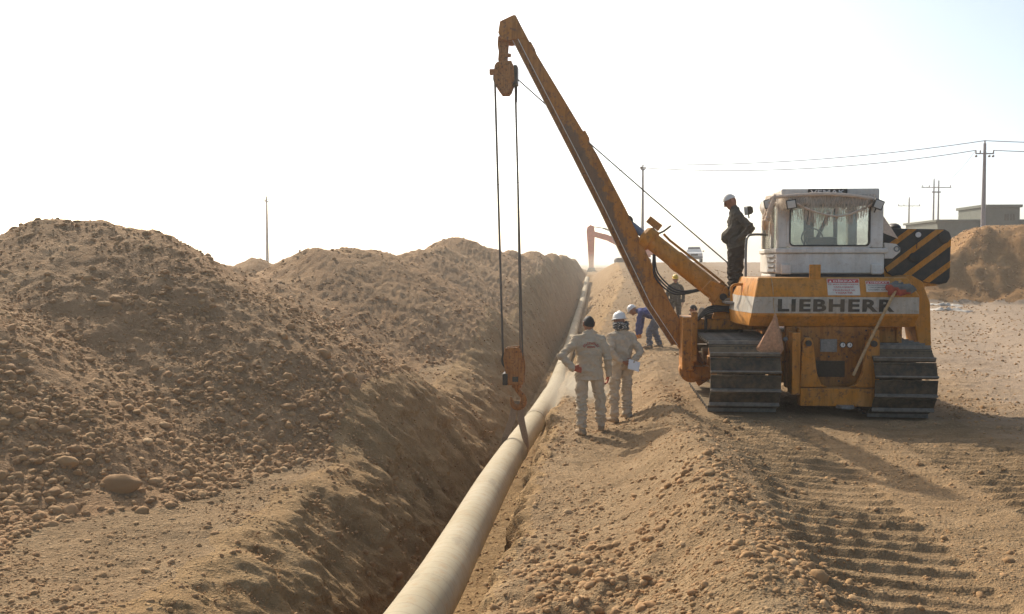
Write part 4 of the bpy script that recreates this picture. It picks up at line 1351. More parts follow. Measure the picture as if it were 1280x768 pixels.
# swivel and upper block
UX, UZ = -4.97, 5.40
mb = MB()
mb.prism([(-5.08, 6.12), (-4.93, 6.12), (-4.90, 5.98), (-4.92, 5.70), (-4.90, 5.64), (-5.06, 5.64), (-5.08, 5.72), (-5.07, 5.86), (-5.09, 5.98)], 2.16, 2.28)
mb.lathe([(0.05, -0.16), (0.05, 0.16)], (-5.0, 2.22, 6.10), (0, 1, 0), 14)
mb.cyl((-4.92, 2.22, 5.80), (-4.86, 2.22, 5.80), 0.035, n=10)
mb.build('swivel_link', 'rust', PL, 0.012)
mb = MB()
plate = [(-5.09, 5.66), (-4.84, 5.68), (-4.80, 5.58), (-4.79, 5.36), (-4.86, 5.18), (-4.90, 5.13), (-5.02, 5.13), (-5.10, 5.24), (-5.14, 5.40), (-5.13, 5.60)]
for y0, y1 in ((2.05, 2.09), (2.20, 2.24), (2.35, 2.39)):
    mb.prism(plate, y0, y1)
mb.bx(-5.22, -5.12, 2.08, 2.20, 5.46, 5.55)
ub = mb.build('upper_block', 'rust', PL, 0.008)
for y in (2.145, 2.295):
    MB().lathe([(0.03, -0.045), (0.19, -0.045), (0.165, 0.0), (0.19, 0.045), (0.03, 0.045)], (UX, y, 5.40), (0, 1, 0), 26).build('sheave', 'darksteel', ub)
mb = MB().prism([(-4.80, 5.62), (-4.74, 5.60), (-4.74, 5.30), (-4.80, 5.28)], 2.08, 2.36)
mb.cyl((-4.77, 2.2, 5.28), (-4.775, 2.2, 5.0), 0.025, n=8)
mb.build('rope_anchor', 'darksteel', ub, 0.005)
# hook block
HX, HZ = -4.79, 0.50
mb = MB()
hp = [(-4.95, 0.78), (-4.72, 0.80), (-4.66, 0.72), (-4.62, 0.45), (-4.64, 0.15), (-4.90, 0.14), (-4.95, 0.40), (-4.98, 0.60)]
for y0, y1 in ((2.04, 2.075), (2.35, 2.385)):
    mb.prism(hp, y0, y1)
mb.bx(-4.90, -4.65, 2.075, 2.35, 0.15, 0.30)
hb = mb.build('hook_block', 'rust', PL, 0.008)
for y in (2.14, 2.22, 2.30):
    MB().lathe([(0.03, -0.03), (0.185, -0.03), (0.16, 0.0), (0.185, 0.03), (0.03, 0.03)], (HX - 0.05, y, 0.57), (0, 1, 0), 26).build('sheave', 'darksteel', hb)
MB().bx(-4.99, -4.90, 2.02, 2.40, 0.14, 0.34).build('block_weight', 'darksteel', hb, 0.008)
MB().bx(-4.82, -4.72, 2.036, 2.042, 0.20, 0.29).build('block_slot', 'black', hb, smooth=False)
HY = 2.22
mb = MB()
shank = [(-4.76, HY, 0.16), (-4.76, HY, 0.06), (-4.72, HY, 0.0), (-4.655, HY, -0.07), (-4.64, HY, -0.15), (-4.67, HY, -0.23), (-4.74, HY, -0.265), (-4.815, HY, -0.235), (-4.85, HY, -0.16), (-4.86, HY, -0.085)]
pth = catmull(shank, 5)
rad = [float(np.interp(i / (len(pth) - 1), [0, 0.15, 0.5, 0.75, 0.93, 1.0], [0.045, 0.04, 0.062, 0.055, 0.032, 0.012])) for i in range(len(pth))]
mb.tube(pth, rad, 12)
mb.lathe([(0.07, 0), (0.085, 0.02), (0.085, 0.07), (0.06, 0.09)], (-4.76, HY, 0.07), (0, 0, 1), 16)
mb.build('hook', 'rust', hb)
# ropes
mb = MB()
def rope(p, q, r=0.011, sag=0.0, n=8):
    pts = []
    for k in range(n + 1):
        s = k / n
        a = Vector(p).lerp(Vector(q), s)
        a.z -= sag * 4 * s * (1 - s)
        pts.append(a)
    mb.tube(pts, r, 6)
for p_, q_ in ([((-5.14, y, 5.42), (-5.00, y - 0.005, 0.60)) for y in (2.145, 2.295)] + [((-4.79, y, 5.40), (-4.66, y - 0.005, 0.62)) for y in (2.145, 2.295)] + [((-4.77, 2.2, 5.05), (-4.70, 2.22, 0.70))]):
    mb = MB()
    rope(p_, q_)
    mb.build('hoist_rope', 'rope', PL)
mb = MB()
rope((-4.66, 2.46, 5.39), (-1.12, 1.98, 2.22), 0.012, 0.02)
rope((-1.12, 1.98, 2.22), (-0.95, 2.05, 1.40), 0.012)
mb.build('luffing_rope', 'rope', PL)

# ---- luffing cylinder from the boom to the deck
ca, cb = Vector((-2.48, 2.38, 2.70)), Vector((-1.20, 2.08, 1.66))
ax = (ca - cb).normalized()
mb = MB()
Lc = (ca - cb).length
mb.lathe([(0.17, 0), (0.185, 0.02), (0.185, 0.12), (0.155, 0.14), (0.155, Lc * 0.50), (0.165, Lc * 0.52), (0.165, Lc * 0.58), (0.150, Lc * 0.60), (0.150, Lc - 0.22), (0.19, Lc - 0.20), (0.19, Lc - 0.06), (0.14, Lc)], cb, ax, 28)
cyl = mb.build('luffing_cylinder', 'orange', PL, 0.006)
MB().cyl(ca - ax * 0.05, Vector((-2.80, 2.46, 2.96)), 0.065, n=20).build('piston_rod', 'blue', cyl)
mb = MB().cyl(Vector((-2.74, 2.30, 2.93)), Vector((-2.74, 2.62, 2.93)), 0.09, n=18)
mb.build('rod_eye', 'darksteel', cyl, 0.006)
mb = MB()
side = Vector((ax.z, 0, -ax.x)) * -1
if side.z < 0: side = -side
mb.tube([cb + ax * 0.1 + side * 0.20, cb + ax * (Lc * 0.75) + side * 0.20, cb + ax * (Lc * 0.84) + side * 0.22], 0.022)
mb.box(cb + ax * 0.10 + side * 0.16, (0.08, 0.10, 0.14), Matrix.Rotation(R(-52), 3, 'Y'))
mb.build('cylinder_pipe', 'orange_lower', cyl)
mb = MB().box(ca + side * 0.26 - ax * 0.03, (0.26, 0.12, 0.12), Matrix.Rotation(R(38), 3, 'Y'))
mb.cyl(ca + side * 0.10 - ax * 0.1, ca + side * 0.24 - ax * 0.06, 0.02)
mb.build('valve_box', 'orange_lower', cyl, 0.01)
mb = MB().tube([ca + side * 0.18 - ax * 0.20, ca + side * 0.26 - ax * 0.24, ca + Vector((0.46, 0, 0.14))], 0.017)
mb.build('lever_rod', 'darksteel', cyl)
mb = MB()
for k in range(3):
    a = 0.02 * k
    MB().tube(catmull([tuple(ca - ax * 0.35 - side * (0.12 + a)), tuple(ca - ax * 0.62 - side * (0.36 + a * 2)), tuple(ca - ax * 1.05 - side * (0.38 + a * 2)), tuple(ca - ax * 1.35 - side * (0.10 + a))], 7), 0.014, 6).build('hydraulic_hose', 'hose', cyl)
mb = MB()
br = [(-1.40, 1.92), (-1.16, 1.84), (-1.02, 1.66), (-0.98, 1.50), (-1.00, 1.30), (-1.38, 1.30), (-1.34, 1.42), (-1.34, 1.56), (-1.42, 1.68), (-1.55, 1.78)]
for y0, y1 in ((1.84, 1.90), (2.26, 2.32)):
    mb.prism([(-1.55, 1.78), (-1.40, 1.93), (-1.16, 1.84), (-1.34, 1.56), (-1.42, 1.68)], y0, y1)
    mb.prism([(-1.34, 1.56), (-1.16, 1.84), (-1.02, 1.66), (-0.98, 1.50), (-1.00, 1.30), (-1.38, 1.30), (-1.34, 1.42)], y0, y1)
    mb.build('cylinder_bracket', 'orange', PL, 0.012)
    mb = MB()
MB().cyl((-1.20, 1.82, 1.66), (-1.20, 2.34, 1.66), 0.06, n=18).build('bracket_pin', 'darksteel', PL)

BOFF = Vector((0.12, 0.26, -0.03))
for o in list(PL.children):
    if o.name.split('.')[0] in ('boom', 'swivel_link', 'upper_block', 'hook_block', 'hoist_rope'):
        o.location = o.location + BOFF
# ------------------------------------------------------------------ loose things on the machine
def at_pl(o):
    o.location = (MO[0], MO[1], 0); o.rotation_euler = (0, 0, -MA)
    return o
# wooden pole leaning across the back
mb = MB().tube(catmull([(0.42, 0.02, 0.60), (0.60, 0.09, 0.96), (0.82, 0.17, 1.38), (1.05, 0.255, 1.80), (1.13, 0.28, 1.96)], 4), 0.021, 10)
tag(at_pl(mb.build('wooden_pole', 'wood')), 'slim wooden pole leaning across the back of the pipelayer', 'pole')
# rag tied over the pole
rsx = np.random.RandomState(3)
def crumple(name, c, r, mats, seed, sub=3, amp=0.3, split=None):
    v, f = ico(sub)
    rs = np.random.RandomState(seed)
    d = np.zeros(len(v))
    for k in range(7):
        w = rs.normal(size=3) * (1.5 + k * 0.9)
        d += np.sin(v @ w + rs.uniform(0, 6)) * amp / (1 + 0.5 * k)
    v = v * (1 + d[:, None] * 0.5) * np.array(r) + np.array(c)
    mb = MB()
    mb.add(v, [tuple(q) for q in f])
    if split is not None:
        mb.mi = [0 if split(v[list(q)].mean(0)) else 1 for q in f]
    return mb.build(name, mats, angle=60)
tag(at_pl(crumple('rag', (1.10, 0.26, 1.83), (0.17, 0.055, 0.11), ['rag', 'rag_grey'], 2, amp=0.5, split=lambda p: p[2] < 1.84 + 0.35 * (1.10 - p[0]))),
    'faded red and grey rag tied round the top of the wooden pole', 'rag')
# orange woven bag hanging on the left of the hood
def bag():
    mb = MB()
    rings = []
    prof = [(1.47, -0.655, 0.012, 0.012), (1.40, -0.655, 0.03, 0.03), (1.28, -0.675, 0.075, 0.06), (1.15, -0.70, 0.135, 0.09), (1.02, -0.725, 0.19, 0.11), (0.93, -0.72, 0.19, 0.10), (0.85, -0.70, 0.12, 0.07), (0.80, -0.69, 0.04, 0.03)]
    for z, x, a, b in prof:
        ring = []
        for k in range(28):
            q = 2 * math.pi * k / 28
            fold = 1 + 0.16 * math.sin(4 * q + z * 5) + 0.08 * math.sin(9 * q - z * 12)
            dz = -0.16 * max(0, -math.cos(q)) * min(1, (1.47 - z) / 0.3) * -1 if z > 0.9 else 0
            ring.append(Vector((x + a * math.cos(q) * fold, 0.20 + b * math.sin(q) * fold, z + 0.22 * a * math.cos(q))))
        rings.append(ring)
    mb.skin(rings)
    b = mb.build('woven_bag', 'bag', angle=28)
    mb = MB().tube([(-0.655, 0.20, 1.46), (-0.66, 0.27, 1.55), (-0.665, 0.30, 1.68), (-0.67, 0.33, 1.86), (-0.68, 0.42, 2.0)], 0.007, 6)
    mb.build('drawstring', 'wood', b)
    crumple('bag_knot', (-0.51, 0.16, 1.10), (0.035, 0.03, 0.035), ['rag_grey'], 8).parent = b
    return tag(at_pl(b), 'orange woven bag hanging by a string from the left corner of the hood', 'bag')
bag()
# torn netting draped round the cab roof
def netting():
    root = empty('cab_netting', (MO[0], MO[1], 0), -MA, 'torn beige netting draped over the top of the cab window', 'netting')
    def sheet(fn, nu, nv, name, mat='netting'):
        vs = [fn(i / nu, j / nv) for j in range(nv + 1) for i in range(nu + 1)]
        fs = [(j * (nu + 1) + i, j * (nu + 1) + i + 1, (j + 1) * (nu + 1) + i + 1, (j + 1) * (nu + 1) + i) for j in range(nv) for i in range(nu)]
        mb = MB(); mb.add(vs, fs)
        o = mb.build(name, mat, root, angle=180)
        return o
    def rear(u, v):
        x = -0.58 + 1.50 * u
        top = 3.265 - 0.02 * math.sin(u * 9)
        drop = 0.15 + 0.13 * (4 * u * (1 - u)) ** 0.7 + 0.04 * math.sin(u * 17)
        z = top - drop * v
        y = 0.885 - 0.035 * math.sin(v * 3.1) - 0.02 * math.sin(u * 40 + v * 4) - 0.015 * math.sin(u * 23)
        return (x, y, z)
    sheet(rear, 60, 12, 'draped_sheet')
    def side(u, v):
        y = 0.90 + 1.0 * u
        return (-0.57 - 0.05 * math.sin(v * 3.1) - 0.03 * math.sin(u * 15 + v * 3), y, 3.24 - (0.20 + 0.25 * (1 - u)) * v - 0.03 * math.sin(u * 9))
    sheet(side, 40, 10, 'draped_sheet')
    # twisted swags
    for pts, r in (([(-0.62, 0.90, 3.20), (-0.45, 0.83, 3.22), (0.1, 0.83, 3.25), (0.6, 0.84, 3.22), (0.95, 0.86, 3.16)], 0.026),
                   ([(-0.38, 0.84, 3.20), (-0.1, 0.86, 3.04), (0.25, 0.865, 2.93), (0.55, 0.865, 2.95), (0.92, 0.86, 3.12)], 0.016),
                   ([(-0.60, 0.90, 3.22), (-0.66, 1.0, 3.0), (-0.67, 1.15, 2.85), (-0.62, 1.35, 2.75)], 0.03),
                   ([(-0.55, 0.86, 3.24), (-0.62, 0.90, 3.05), (-0.66, 0.98, 2.86)], 0.035)):
        mb = MB()
        p = catmull(pts, 9)
        rs = np.random.RandomState(int(r * 1000))
        mb.tube(p, [r * (0.75 + 0.6 * rs.rand()) for _ in p], 8)
        mb.build('swag', 'net', root, angle=60)
    # fringe: loose threads below the sheet
    mb = MB()
    rs = np.random.RandomState(4)
    for k in range(230):
        u = rs.rand()
        x, y, z = rear(u, 0.95)
        l = rs.uniform(0.05, 0.20) * (0.4 + 0.9 * (4 * u * (1 - u)))
        dx = rs.normal(0, 0.02)
        mb.tube([(x, y, z), (x + dx * 0.5, y + 0.006, z - l * 0.5), (x + dx, y + 0.004, z - l)], 0.0032, 3)
    for k in range(90):
        u = rs.rand() * 0.8
        x, y, z = side(u, 0.95)
        l = rs.uniform(0.05, 0.25)
        mb.tube([(x, y, z), (x - 0.01, y + rs.normal(0, 0.02), z - l)], 0.004, 3)
    o = mb.build('fringe', 'net', root)
    o['kind'] = 'stuff'
    # a stiff flap hanging off the right corner
    mb = MB()
    mb.prism([(0.98, 3.02), (1.04, 2.98), (1.16, 2.80), (1.30, 2.58), (1.10, 2.66), (1.02, 2.72)], 1.00, 1.012)
    mb.build('loose_flap', 'net', root, angle=60)
netting()
# webbing sling round the pipe
SPY = pl_world(-4.745 + BOFF.x, 2.22 + BOFF.y, 0).y
sp, sax = pipe_at(SPY)
def sling():
    hk = pl_world(-4.745 + BOFF.x, HY + BOFF.y, -0.215 + BOFF.z)
    up = Vector((0, 0, 1)); up = (up - sax * up.dot(sax)).normalized()
    side = sax.cross(up)                       # to the right of the pipe
    def loop(shift, wid):
        pts = []
        ctr = sp + sax * shift
        rr = PIPE_R + 0.007
        # from the hook down the left, under the pipe, up the right
        angs = [math.pi - 0.12 + 0.0, math.pi + 0.35, math.pi + 0.8, math.pi * 1.5, 2 * math.pi - 0.8, 2 * math.pi - 0.35, 2 * math.pi + 0.12]
        body = [ctr + side * (math.cos(a) * rr) + up * (math.sin(a) * rr) for a in np.linspace(math.pi - 0.15, 2 * math.pi + 0.15, 14)]
        top = hk + sax * (shift * 0.1)
        path = [top + side * -0.02 + Vector((0, 0, 0.06)), top + side * -0.05 + Vector((0, 0, 0.0)), top.lerp(body[0], 0.35), top.lerp(body[0], 0.75)] + body + [top.lerp(body[-1], 0.75), top.lerp(body[-1], 0.35), top + side * 0.05, top + side * 0.02 + Vector((0, 0, 0.06))]
        vs = []
        n = len(path)
        for i, p in enumerate(path):
            s = min(i, n - 1 - i)
            f = (0.0, 0.0, 0.0, 0.12, 0.6)[s] if s < 5 else 1.0
            wv = (side * (1 - f) * (0.55, 0.6, 0.8, 0.8, 0.5)[min(s, 4)] + sax * f) * wid
            tl = (path[min(i + 1, n - 1)] - path[max(i - 1, 0)]).normalized()
            nn = tl.cross(wv).normalized() * 0.006
            vs += [p - wv - nn, p + wv - nn, p + wv + nn, p - wv + nn]
        mb = MB()
        fs = []
        for i in range(n - 1):
            a = i * 4; b = a + 4
            for k in range(4):
                fs.append((a + k, a + (k + 1) % 4, b + (k + 1) % 4, b + k))
        fs += [(3, 2, 1, 0), ((n - 1) * 4, (n - 1) * 4 + 1, (n - 1) * 4 + 2, (n - 1) * 4 + 3)]
        mb.add(vs, fs)
        return mb
    o = loop(0.0, 0.078).build('lifting_sling', 'sling')
    tag(o, 'brown webbing sling hanging from the hook around the pipe', 'sling')
sling()

# ------------------------------------------------------------------ people
def capsule(mb, a, b, ra, rb, n=14):
    a = Vector(a); b = Vector(b)
    ax = (b - a)
    L = ax.length
    ax = ax / L if L > 1e-6 else Vector((0, 0, 1))
    rings = []
    for k in range(1, 5):
        th = math.pi / 2 * (1 - k / 4)
        rings.append(mb.ring(a - ax * (ra * math.sin(th)), ax, max(ra * math.cos(th), 1e-3), n))
    for k in range(0, 4):
        th = math.pi / 2 * (k / 4)
        rings.append(mb.ring(b + ax * (rb * math.sin(th)), ax, max(rb * math.cos(th), 1e-3), n))
    mb.skin(rings)

def person(label, loc, rz, J, mats, voxel=0.010, H=1.75, group=None, extra=None, belly=0.0, jacket=False, name='person', legw=1.0):
    """J: joints in metres for a 1.75 m figure (x right, y forward). mats: cloth, trousers, skin, boot, left glove, right glove"""
    root = empty(name, loc, rz, label, 'person', group)
    k = H / 1.75
    root.scale = (k, k, k)
    prim = []                                                   # (a, b, ra, rb, material)
    mb = MB()
    def cap(a, b, ra, rb, m):
        capsule(mb, a, b, ra, rb); prim.append((Vector(a), Vector(b), ra, rb, m))
    V = lambda q: Vector(J[q])
    hipc = (V('hipL') + V('hipR')) / 2
    neck = V('neck'); chest = V('chest')
    right = (V('shR') - V('shL')).normalized()
    up_t = (neck - hipc).normalized()
    fwd = up_t.cross(right).normalized()
    # torso loft: elliptical sections along the spine
    secs = [(-0.10, 0.150, 0.115), (0.00, 0.182, 0.140), (0.16, 0.178, 0.132 + belly), (0.34, 0.185, 0.138 + belly * 0.6), (0.50, 0.200, 0.132), (0.68, 0.205, 0.120), (0.82, 0.165, 0.102), (0.92, 0.110, 0.080), (1.0, 0.068, 0.066)]
    if jacket:
        secs[0] = (-0.20, 0.205, 0.150); secs[1] = (0.0, 0.205, 0.150); secs[2] = (0.16, 0.192, 0.142)
    rings = []
    ctrs = []
    for s, a, b in secs:
        if s <= 0:
            c = hipc + up_t * (s * 0.55) if s < 0 else hipc
        elif s < 0.62:
            c = hipc.lerp(chest, s / 0.62)
        else:
            c = chest.lerp(neck, (s - 0.62) / 0.38)
        c = c + fwd * (belly * 0.5 * (1 if 0.1 < s < 0.4 else 0))
        ring = []
        for i in range(22):
            q = 2 * math.pi * i / 22
            ring.append(c + right * (a * math.cos(q)) + fwd * (b * math.sin(q)))
        rings.append(ring); ctrs.append((c, a, b))
    mb.skin(rings)
    for (c, a, b), (c2, a2, b2) in zip(ctrs, ctrs[1:]):
        for sx in (-0.45, 0.0, 0.45):
            prim.append((c + right * (a * sx), c2 + right * (a2 * sx), b, b2, 0))
    # head and neck
    hd = V('head'); look = Vector(J.get('look', (0, 1, 0))).normalized()
    hr = right - look * right.dot(look); hr.normalize()
    hu = hr.cross(look).normalized()
    cap(neck - up_t * 0.02, hd - hu * 0.05, 0.062, 0.058, 2)
    Mh = Matrix((hr, look, hu)).transposed()
    mb.ball(hd, (0.076, 0.094, 0.112), 18, 12, Mh); prim.append((hd - hu * 0.02, hd + hu * 0.03, 0.085, 0.085, 2))
    cap(hd + look * 0.045 - hu * 0.065, hd + look * 0.062 - hu * 0.082, 0.046, 0.034, 2)            # jaw and chin
    cap(hd + look * 0.090 + hu * 0.008, hd + look * 0.112 - hu * 0.022, 0.010, 0.016, 2)            # nose
    cap(hd + look * 0.078 + hu * 0.028 - hr * 0.035, hd + look * 0.078 + hu * 0.028 + hr * 0.035, 0.017, 0.017, 2)   # brow
    cap(hd + look * 0.086 - hu * 0.052 - hr * 0.022, hd + look * 0.086 - hu * 0.052 + hr * 0.022, 0.012, 0.012, 2)   # mouth
    for s in (-1, 1):
        cap(hd + hr * (0.076 * s) + hu * 0.018 - look * 0.012, hd + hr * (0.080 * s) - hu * 0.028 - look * 0.004, 0.020, 0.014, 2)
    # collar
    cap(neck - right * 0.05 - up_t * 0.015, neck + right * 0.05 - up_t * 0.015, 0.060, 0.060, 0)
    for s, q in ((-1, 'L'), (1, 'R')):
        sh, el, wr = V('sh' + q), V('el' + q), V('wr' + q)
        cap(neck - up_t * 0.045 + right * (s * 0.055), sh, 0.058, 0.068, 0)
        cap(sh, el, 0.072, 0.058, 0)
        cap(el, wr, 0.060, 0.047, 0)
        gm = 4 if s < 0 else 5
        hdv = Vector(J.get('hand' + q, wr - el)).normalized()
        pn = Vector(J.get('palm' + q, right * -s)).normalized()
        pn = (pn - hdv * pn.dot(hdv)).normalized()
        ac = hdv.cross(pn).normalized()
        # thumb side: forwards for a hanging hand
        if ac.dot(fwd) < 0:
            ac = -ac
        cap(wr - hdv * 0.02, wr + hdv * 0.02, 0.033, 0.030, gm)
        for o_ in (-0.024, 0.0, 0.024):
            cap(wr + hdv * 0.03 + ac * o_ * 0.8, wr + hdv * 0.090 + ac * o_, 0.018, 0.015, gm)
        curl = J.get('curl' + q, 0.5)
        for i, (o_, ln) in enumerate(((-0.033, 0.060), (-0.0115, 0.074), (0.0115, 0.078), (0.033, 0.070))):
            b0 = wr + hdv * 0.088 + ac * o_
            d1 = (hdv * math.cos(curl * 0.7) + pn * math.sin(curl * 0.7))
            d2 = (hdv * math.cos(curl * 1.7) + pn * math.sin(curl * 1.7))
            m_ = b0 + d1 * ln * 0.5
            cap(b0, m_, 0.0100, 0.0095, gm)
            cap(m_, m_ + d2 * ln * 0.55, 0.0095, 0.0082, gm)
        t0 = wr + hdv * 0.035 + ac * 0.028
        t1 = t0 + hdv * 0.030 + ac * 0.032 + pn * 0.012
        cap(t0, t1, 0.015, 0.012, gm)
        cap(t1, t1 + hdv * 0.032 + ac * 0.006 + pn * 0.014, 0.0115, 0.009, gm)
    for s, q in ((-1, 'L'), (1, 'R')):
        hp, kn, an = V('hip' + q), V('kn' + q), V('an' + q)
        cap(hp, kn, 0.108 * legw, 0.080 * legw, 1)
        cap(kn, an + (kn - an) * 0.12, 0.082 * legw, 0.075 * legw, 1)
        toe = Vector(J.get('toe' + q, (0, 1, 0))).normalized()
        ft = Vector(J['an' + q])
        cap(ft + Vector((0, 0, 0.05)), ft - Vector((0, 0, 0.035)), 0.058, 0.052, 3)
        cap(ft - Vector((0, 0, 0.045)) - toe * 0.045, ft - Vector((0, 0, 0.040)) + toe * 0.07, 0.045, 0.046, 3)
        cap(ft - Vector((0, 0, 0.040)) + toe * 0.07, ft - Vector((0, 0, 0.052)) + toe * 0.15, 0.046, 0.036, 3)
    tmp = mb.build('body', 'skin', None)
    rm = tmp.modifiers.new('r', 'REMESH'); rm.mode = 'VOXEL'; rm.voxel_size = voxel; rm.adaptivity = 0.0
    sm = tmp.modifiers.new('s', 'SMOOTH'); sm.factor = 0.5; sm.iterations = 3
    bpy.context.view_layer.update()
    dg = bpy.context.evaluated_depsgraph_get()
    me = bpy.data.meshes.new_from_object(tmp.evaluated_get(dg))
    bpy.data.objects.remove(tmp)
    n = len(me.vertices)
    co = np.zeros(n * 3); me.vertices.foreach_get('co', co); co = co.reshape(-1, 3)
    no = np.zeros(n * 3); me.vertex_normals.foreach_get('vector', no); no = no.reshape(-1, 3)
    best = np.full(n, 9.0); lab = np.zeros(n, int)
    for a, b, ra, rb, m_ in prim:
        a = np.array(a); b = np.array(b); d = b - a; L2 = max(d @ d, 1e-9)
        s = np.clip(((co - a) @ d) / L2, 0, 1)
        dist = np.linalg.norm(co - a - s[:, None] * d, axis=1) - (ra + (rb - ra) * s)
        better = dist < best
        best[better] = dist[better]; lab[better] = m_
    # folds in the cloth
    fold = fbm(co[:, 0] * 1.0 + co[:, 1] * 0.7, co[:, 2] * 1.5 + co[:, 1], 7.0, 3, 0.55, len(label) % 97) * 0.026
    legs = (lab == 1)
    fold = fold + legs * 0.014 * np.sin(co[:, 2] * 42 + 3.0 * fbm(co[:, 0], co[:, 2], 6.0, 2, 0.5, 3.0) * 4) * np.clip(1.4 - co[:, 2] * 1.6, 0, 1)
    co = co + no * (fold * ((lab == 0) | (lab == 1)))[:, None]
    me.vertices.foreach_set('co', co.ravel())
    me.materials.clear()
    for q in mats:
        me.materials.append(M[q])
    fv = np.zeros(len(me.loops), dtype=np.int32); me.loops.foreach_get('vertex_index', fv)
    ls = np.zeros(len(me.polygons), dtype=np.int32); me.polygons.foreach_get('loop_start', ls)
    me.polygons.foreach_set('material_index', lab[fv[ls]].astype(np.int32))
    me.shade_smooth()
    me.update()
    bo = bpy.data.objects.new('body', me)
    link(bo, root)
    # eyes
    for s in (-1, 1):
        MB().ball(hd + look * 0.086 + hu * 0.010 + hr * (0.030 * s), 0.0095, 8, 6).build('eye', 'eye', root)
    root['_'] = 0
    del root['_']
    return root, dict(hd=hd, hr=hr, hu=hu, look=look, right=right, fwd=fwd, up=up_t, neck=neck, co=co, no=no)

def hard_hat(root, A, mat, tilt=0.0):
    mb = MB()
    c = A['hd'] + A['hu'] * 0.045
    hr, lk, hu = A['hr'], A['look'], A['hu']
    rings = []
    for h, f in ((0.0, 1.0), (0.03, 0.985), (0.06, 0.93), (0.085, 0.82), (0.105, 0.64), (0.118, 0.40), (0.124, 0.12)):
        rings.append([c + hu * h + hr * (0.100 * f * math.cos(q)) + lk * (0.122 * f * math.sin(q)) for q in [2 * math.pi * i / 28 for i in range(28)]])
    mb.skin(rings)
    def brim(h, off):
        out = []
        for i in range(28):
            q = 2 * math.pi * i / 28
            pk = max(0, math.sin(q)) ** 3 * 0.035
            out.append(c + hu * (h - pk * 0.35) + hr * ((0.100 + off) * math.cos(q)) + lk * ((0.122 + off + (pk if off > 0 else 0)) * math.sin(q)))
        return out
    mb.skin([brim(0.012, -0.002), brim(0.004, 0.016), brim(-0.004, 0.016), brim(-0.002, -0.002)], cap=False)
    mb.tube([c + hu * (0.128 * math.cos(a)) + lk * (0.118 * math.sin(a)) for a in np.linspace(-1.2, 1.2, 11)], 0.011, 8)
    return mb.build('hard_hat', mat, root, angle=60)

def hair_cap(root, A, mat, name='hair', grow=1.07, back=118, sides=98, front=62):
    mb = MB()
    c = A['hd']
    rings = []
    for k in range(10):
        ring = []
        for i in range(28):
            q = 2 * math.pi * i / 28
            sq = math.sin(q)
            lim = sides + (front - sides) * max(0, sq) ** 1.2 + (back - sides) * max(0, -sq) ** 1.2
            ph = R(3 + (lim - 3) * (1 - k / 9))
            ring.append(c + A['hu'] * (0.1085 * grow * math.cos(ph)) + A['hr'] * (0.079 * grow * math.sin(ph) * math.cos(q)) + A['look'] * (0.096 * grow * math.sin(ph) * sq))
        rings.append(ring)
    mb.skin(rings)
    return mb.build(name, mat, root, angle=80)

def base_joints():
    return dict(hipL=(-0.10, 0, 0.93), hipR=(0.10, 0, 0.93), knL=(-0.115, 0.015, 0.50), knR=(0.115, 0.015, 0.50), anL=(-0.125, 0, 0.09), anR=(0.125, 0, 0.09),
                chest=(0, -0.005, 1.28), neck=(0, -0.005, 1.50), head=(0, 0.025, 1.635), shL=(-0.182, 0, 1.392), shR=(0.182, 0, 1.392),
                elL=(-0.245, -0.02, 1.13), elR=(0.245, -0.02, 1.13), wrL=(-0.245, 0.06, 0.88), wrR=(0.245, 0.06, 0.88))

# worker with dark hair, seen from behind, left hand on the hip
J = base_joints()
J.update(elL=(-0.41, -0.07, 1.17), wrL=(-0.255, -0.125, 1.00), handL=(1, -0.28, -0.2), palmL=(0, 1, -0.2), elR=(0.27, -0.05, 1.13), wrR=(0.275, -0.01, 0.90), handR=(0, 0.05, -1),
         anL=(-0.10, -0.02, 0.09), anR=(0.19, 0.12, 0.135), knR=(0.165, 0.08, 0.53), toeL=(-0.5, 1, 0), toeR=(0.25, 1, 0), look=(-0.25, 1, -0.12), head=(-0.005, 0.04, 1.63))
px, py = 1.13, 14.0
r1, A1 = person('bareheaded worker in beige coverall with red back print standing at the trench edge', (px, py, gz(px, py) - 0.015), 0.02, J,
                ['beige_cloth', 'beige_cloth', 'skin', 'boot', 'glove_red', 'glove_red'], 0.0085, 1.76, jacket=True, extra=None)
hair_cap(r1, A1, 'hair')
# the red print on his back: an arched line over a short straight one
mb = MB()
def back_point(x, z):
    d = np.abs(A1['co'][:, 0] - x) + np.abs(A1['co'][:, 2] - z) + 10 * (A1['co'][:, 1] > 0)
    i = int(np.argmin(d))
    return Vector((x, A1['co'][i, 1] - 0.011, z))
def back_bar(x0, z0, x1, z1, w):
    a = back_point(x0, z0); b = back_point(x1, z1)
    d = (b - a).normalized(); s = d.cross(Vector((0, 1, 0))).normalized() * w
    mb.add([a - s, b - s, b + s, a + s], [(0, 1, 2, 3), (3, 2, 1, 0)])
for k in range(11):
    a = R(140 - 100 * k / 10)
    cx, cz = 0.012, 1.225
    r0, rr = 0.118, 0.148 + 0.004 * (k % 2)
    p0 = (cx + r0 * math.cos(a), cz + r0 * math.sin(a)); p1 = (cx + rr * math.cos(a), cz + rr * math.sin(a))
    back_bar(p0[0], p0[1], p1[0], p1[1], 0.0045)
    if k % 3 != 2:
        q1 = (cx + rr * math.cos(a - 0.10), cz + rr * math.sin(a - 0.10))
        back_bar(p1[0], p1[1], q1[0], q1[1], 0.004)
    if k % 3 != 1:
        q1 = (cx + (r0 + 0.012) * math.cos(a), cz + (r0 + 0.012) * math.sin(a)); q2 = (cx + (r0 + 0.012) * math.cos(a - 0.09), cz + (r0 + 0.012) * math.sin(a - 0.09))
        back_bar(q1[0], q1[1], q2[0], q2[1], 0.004)
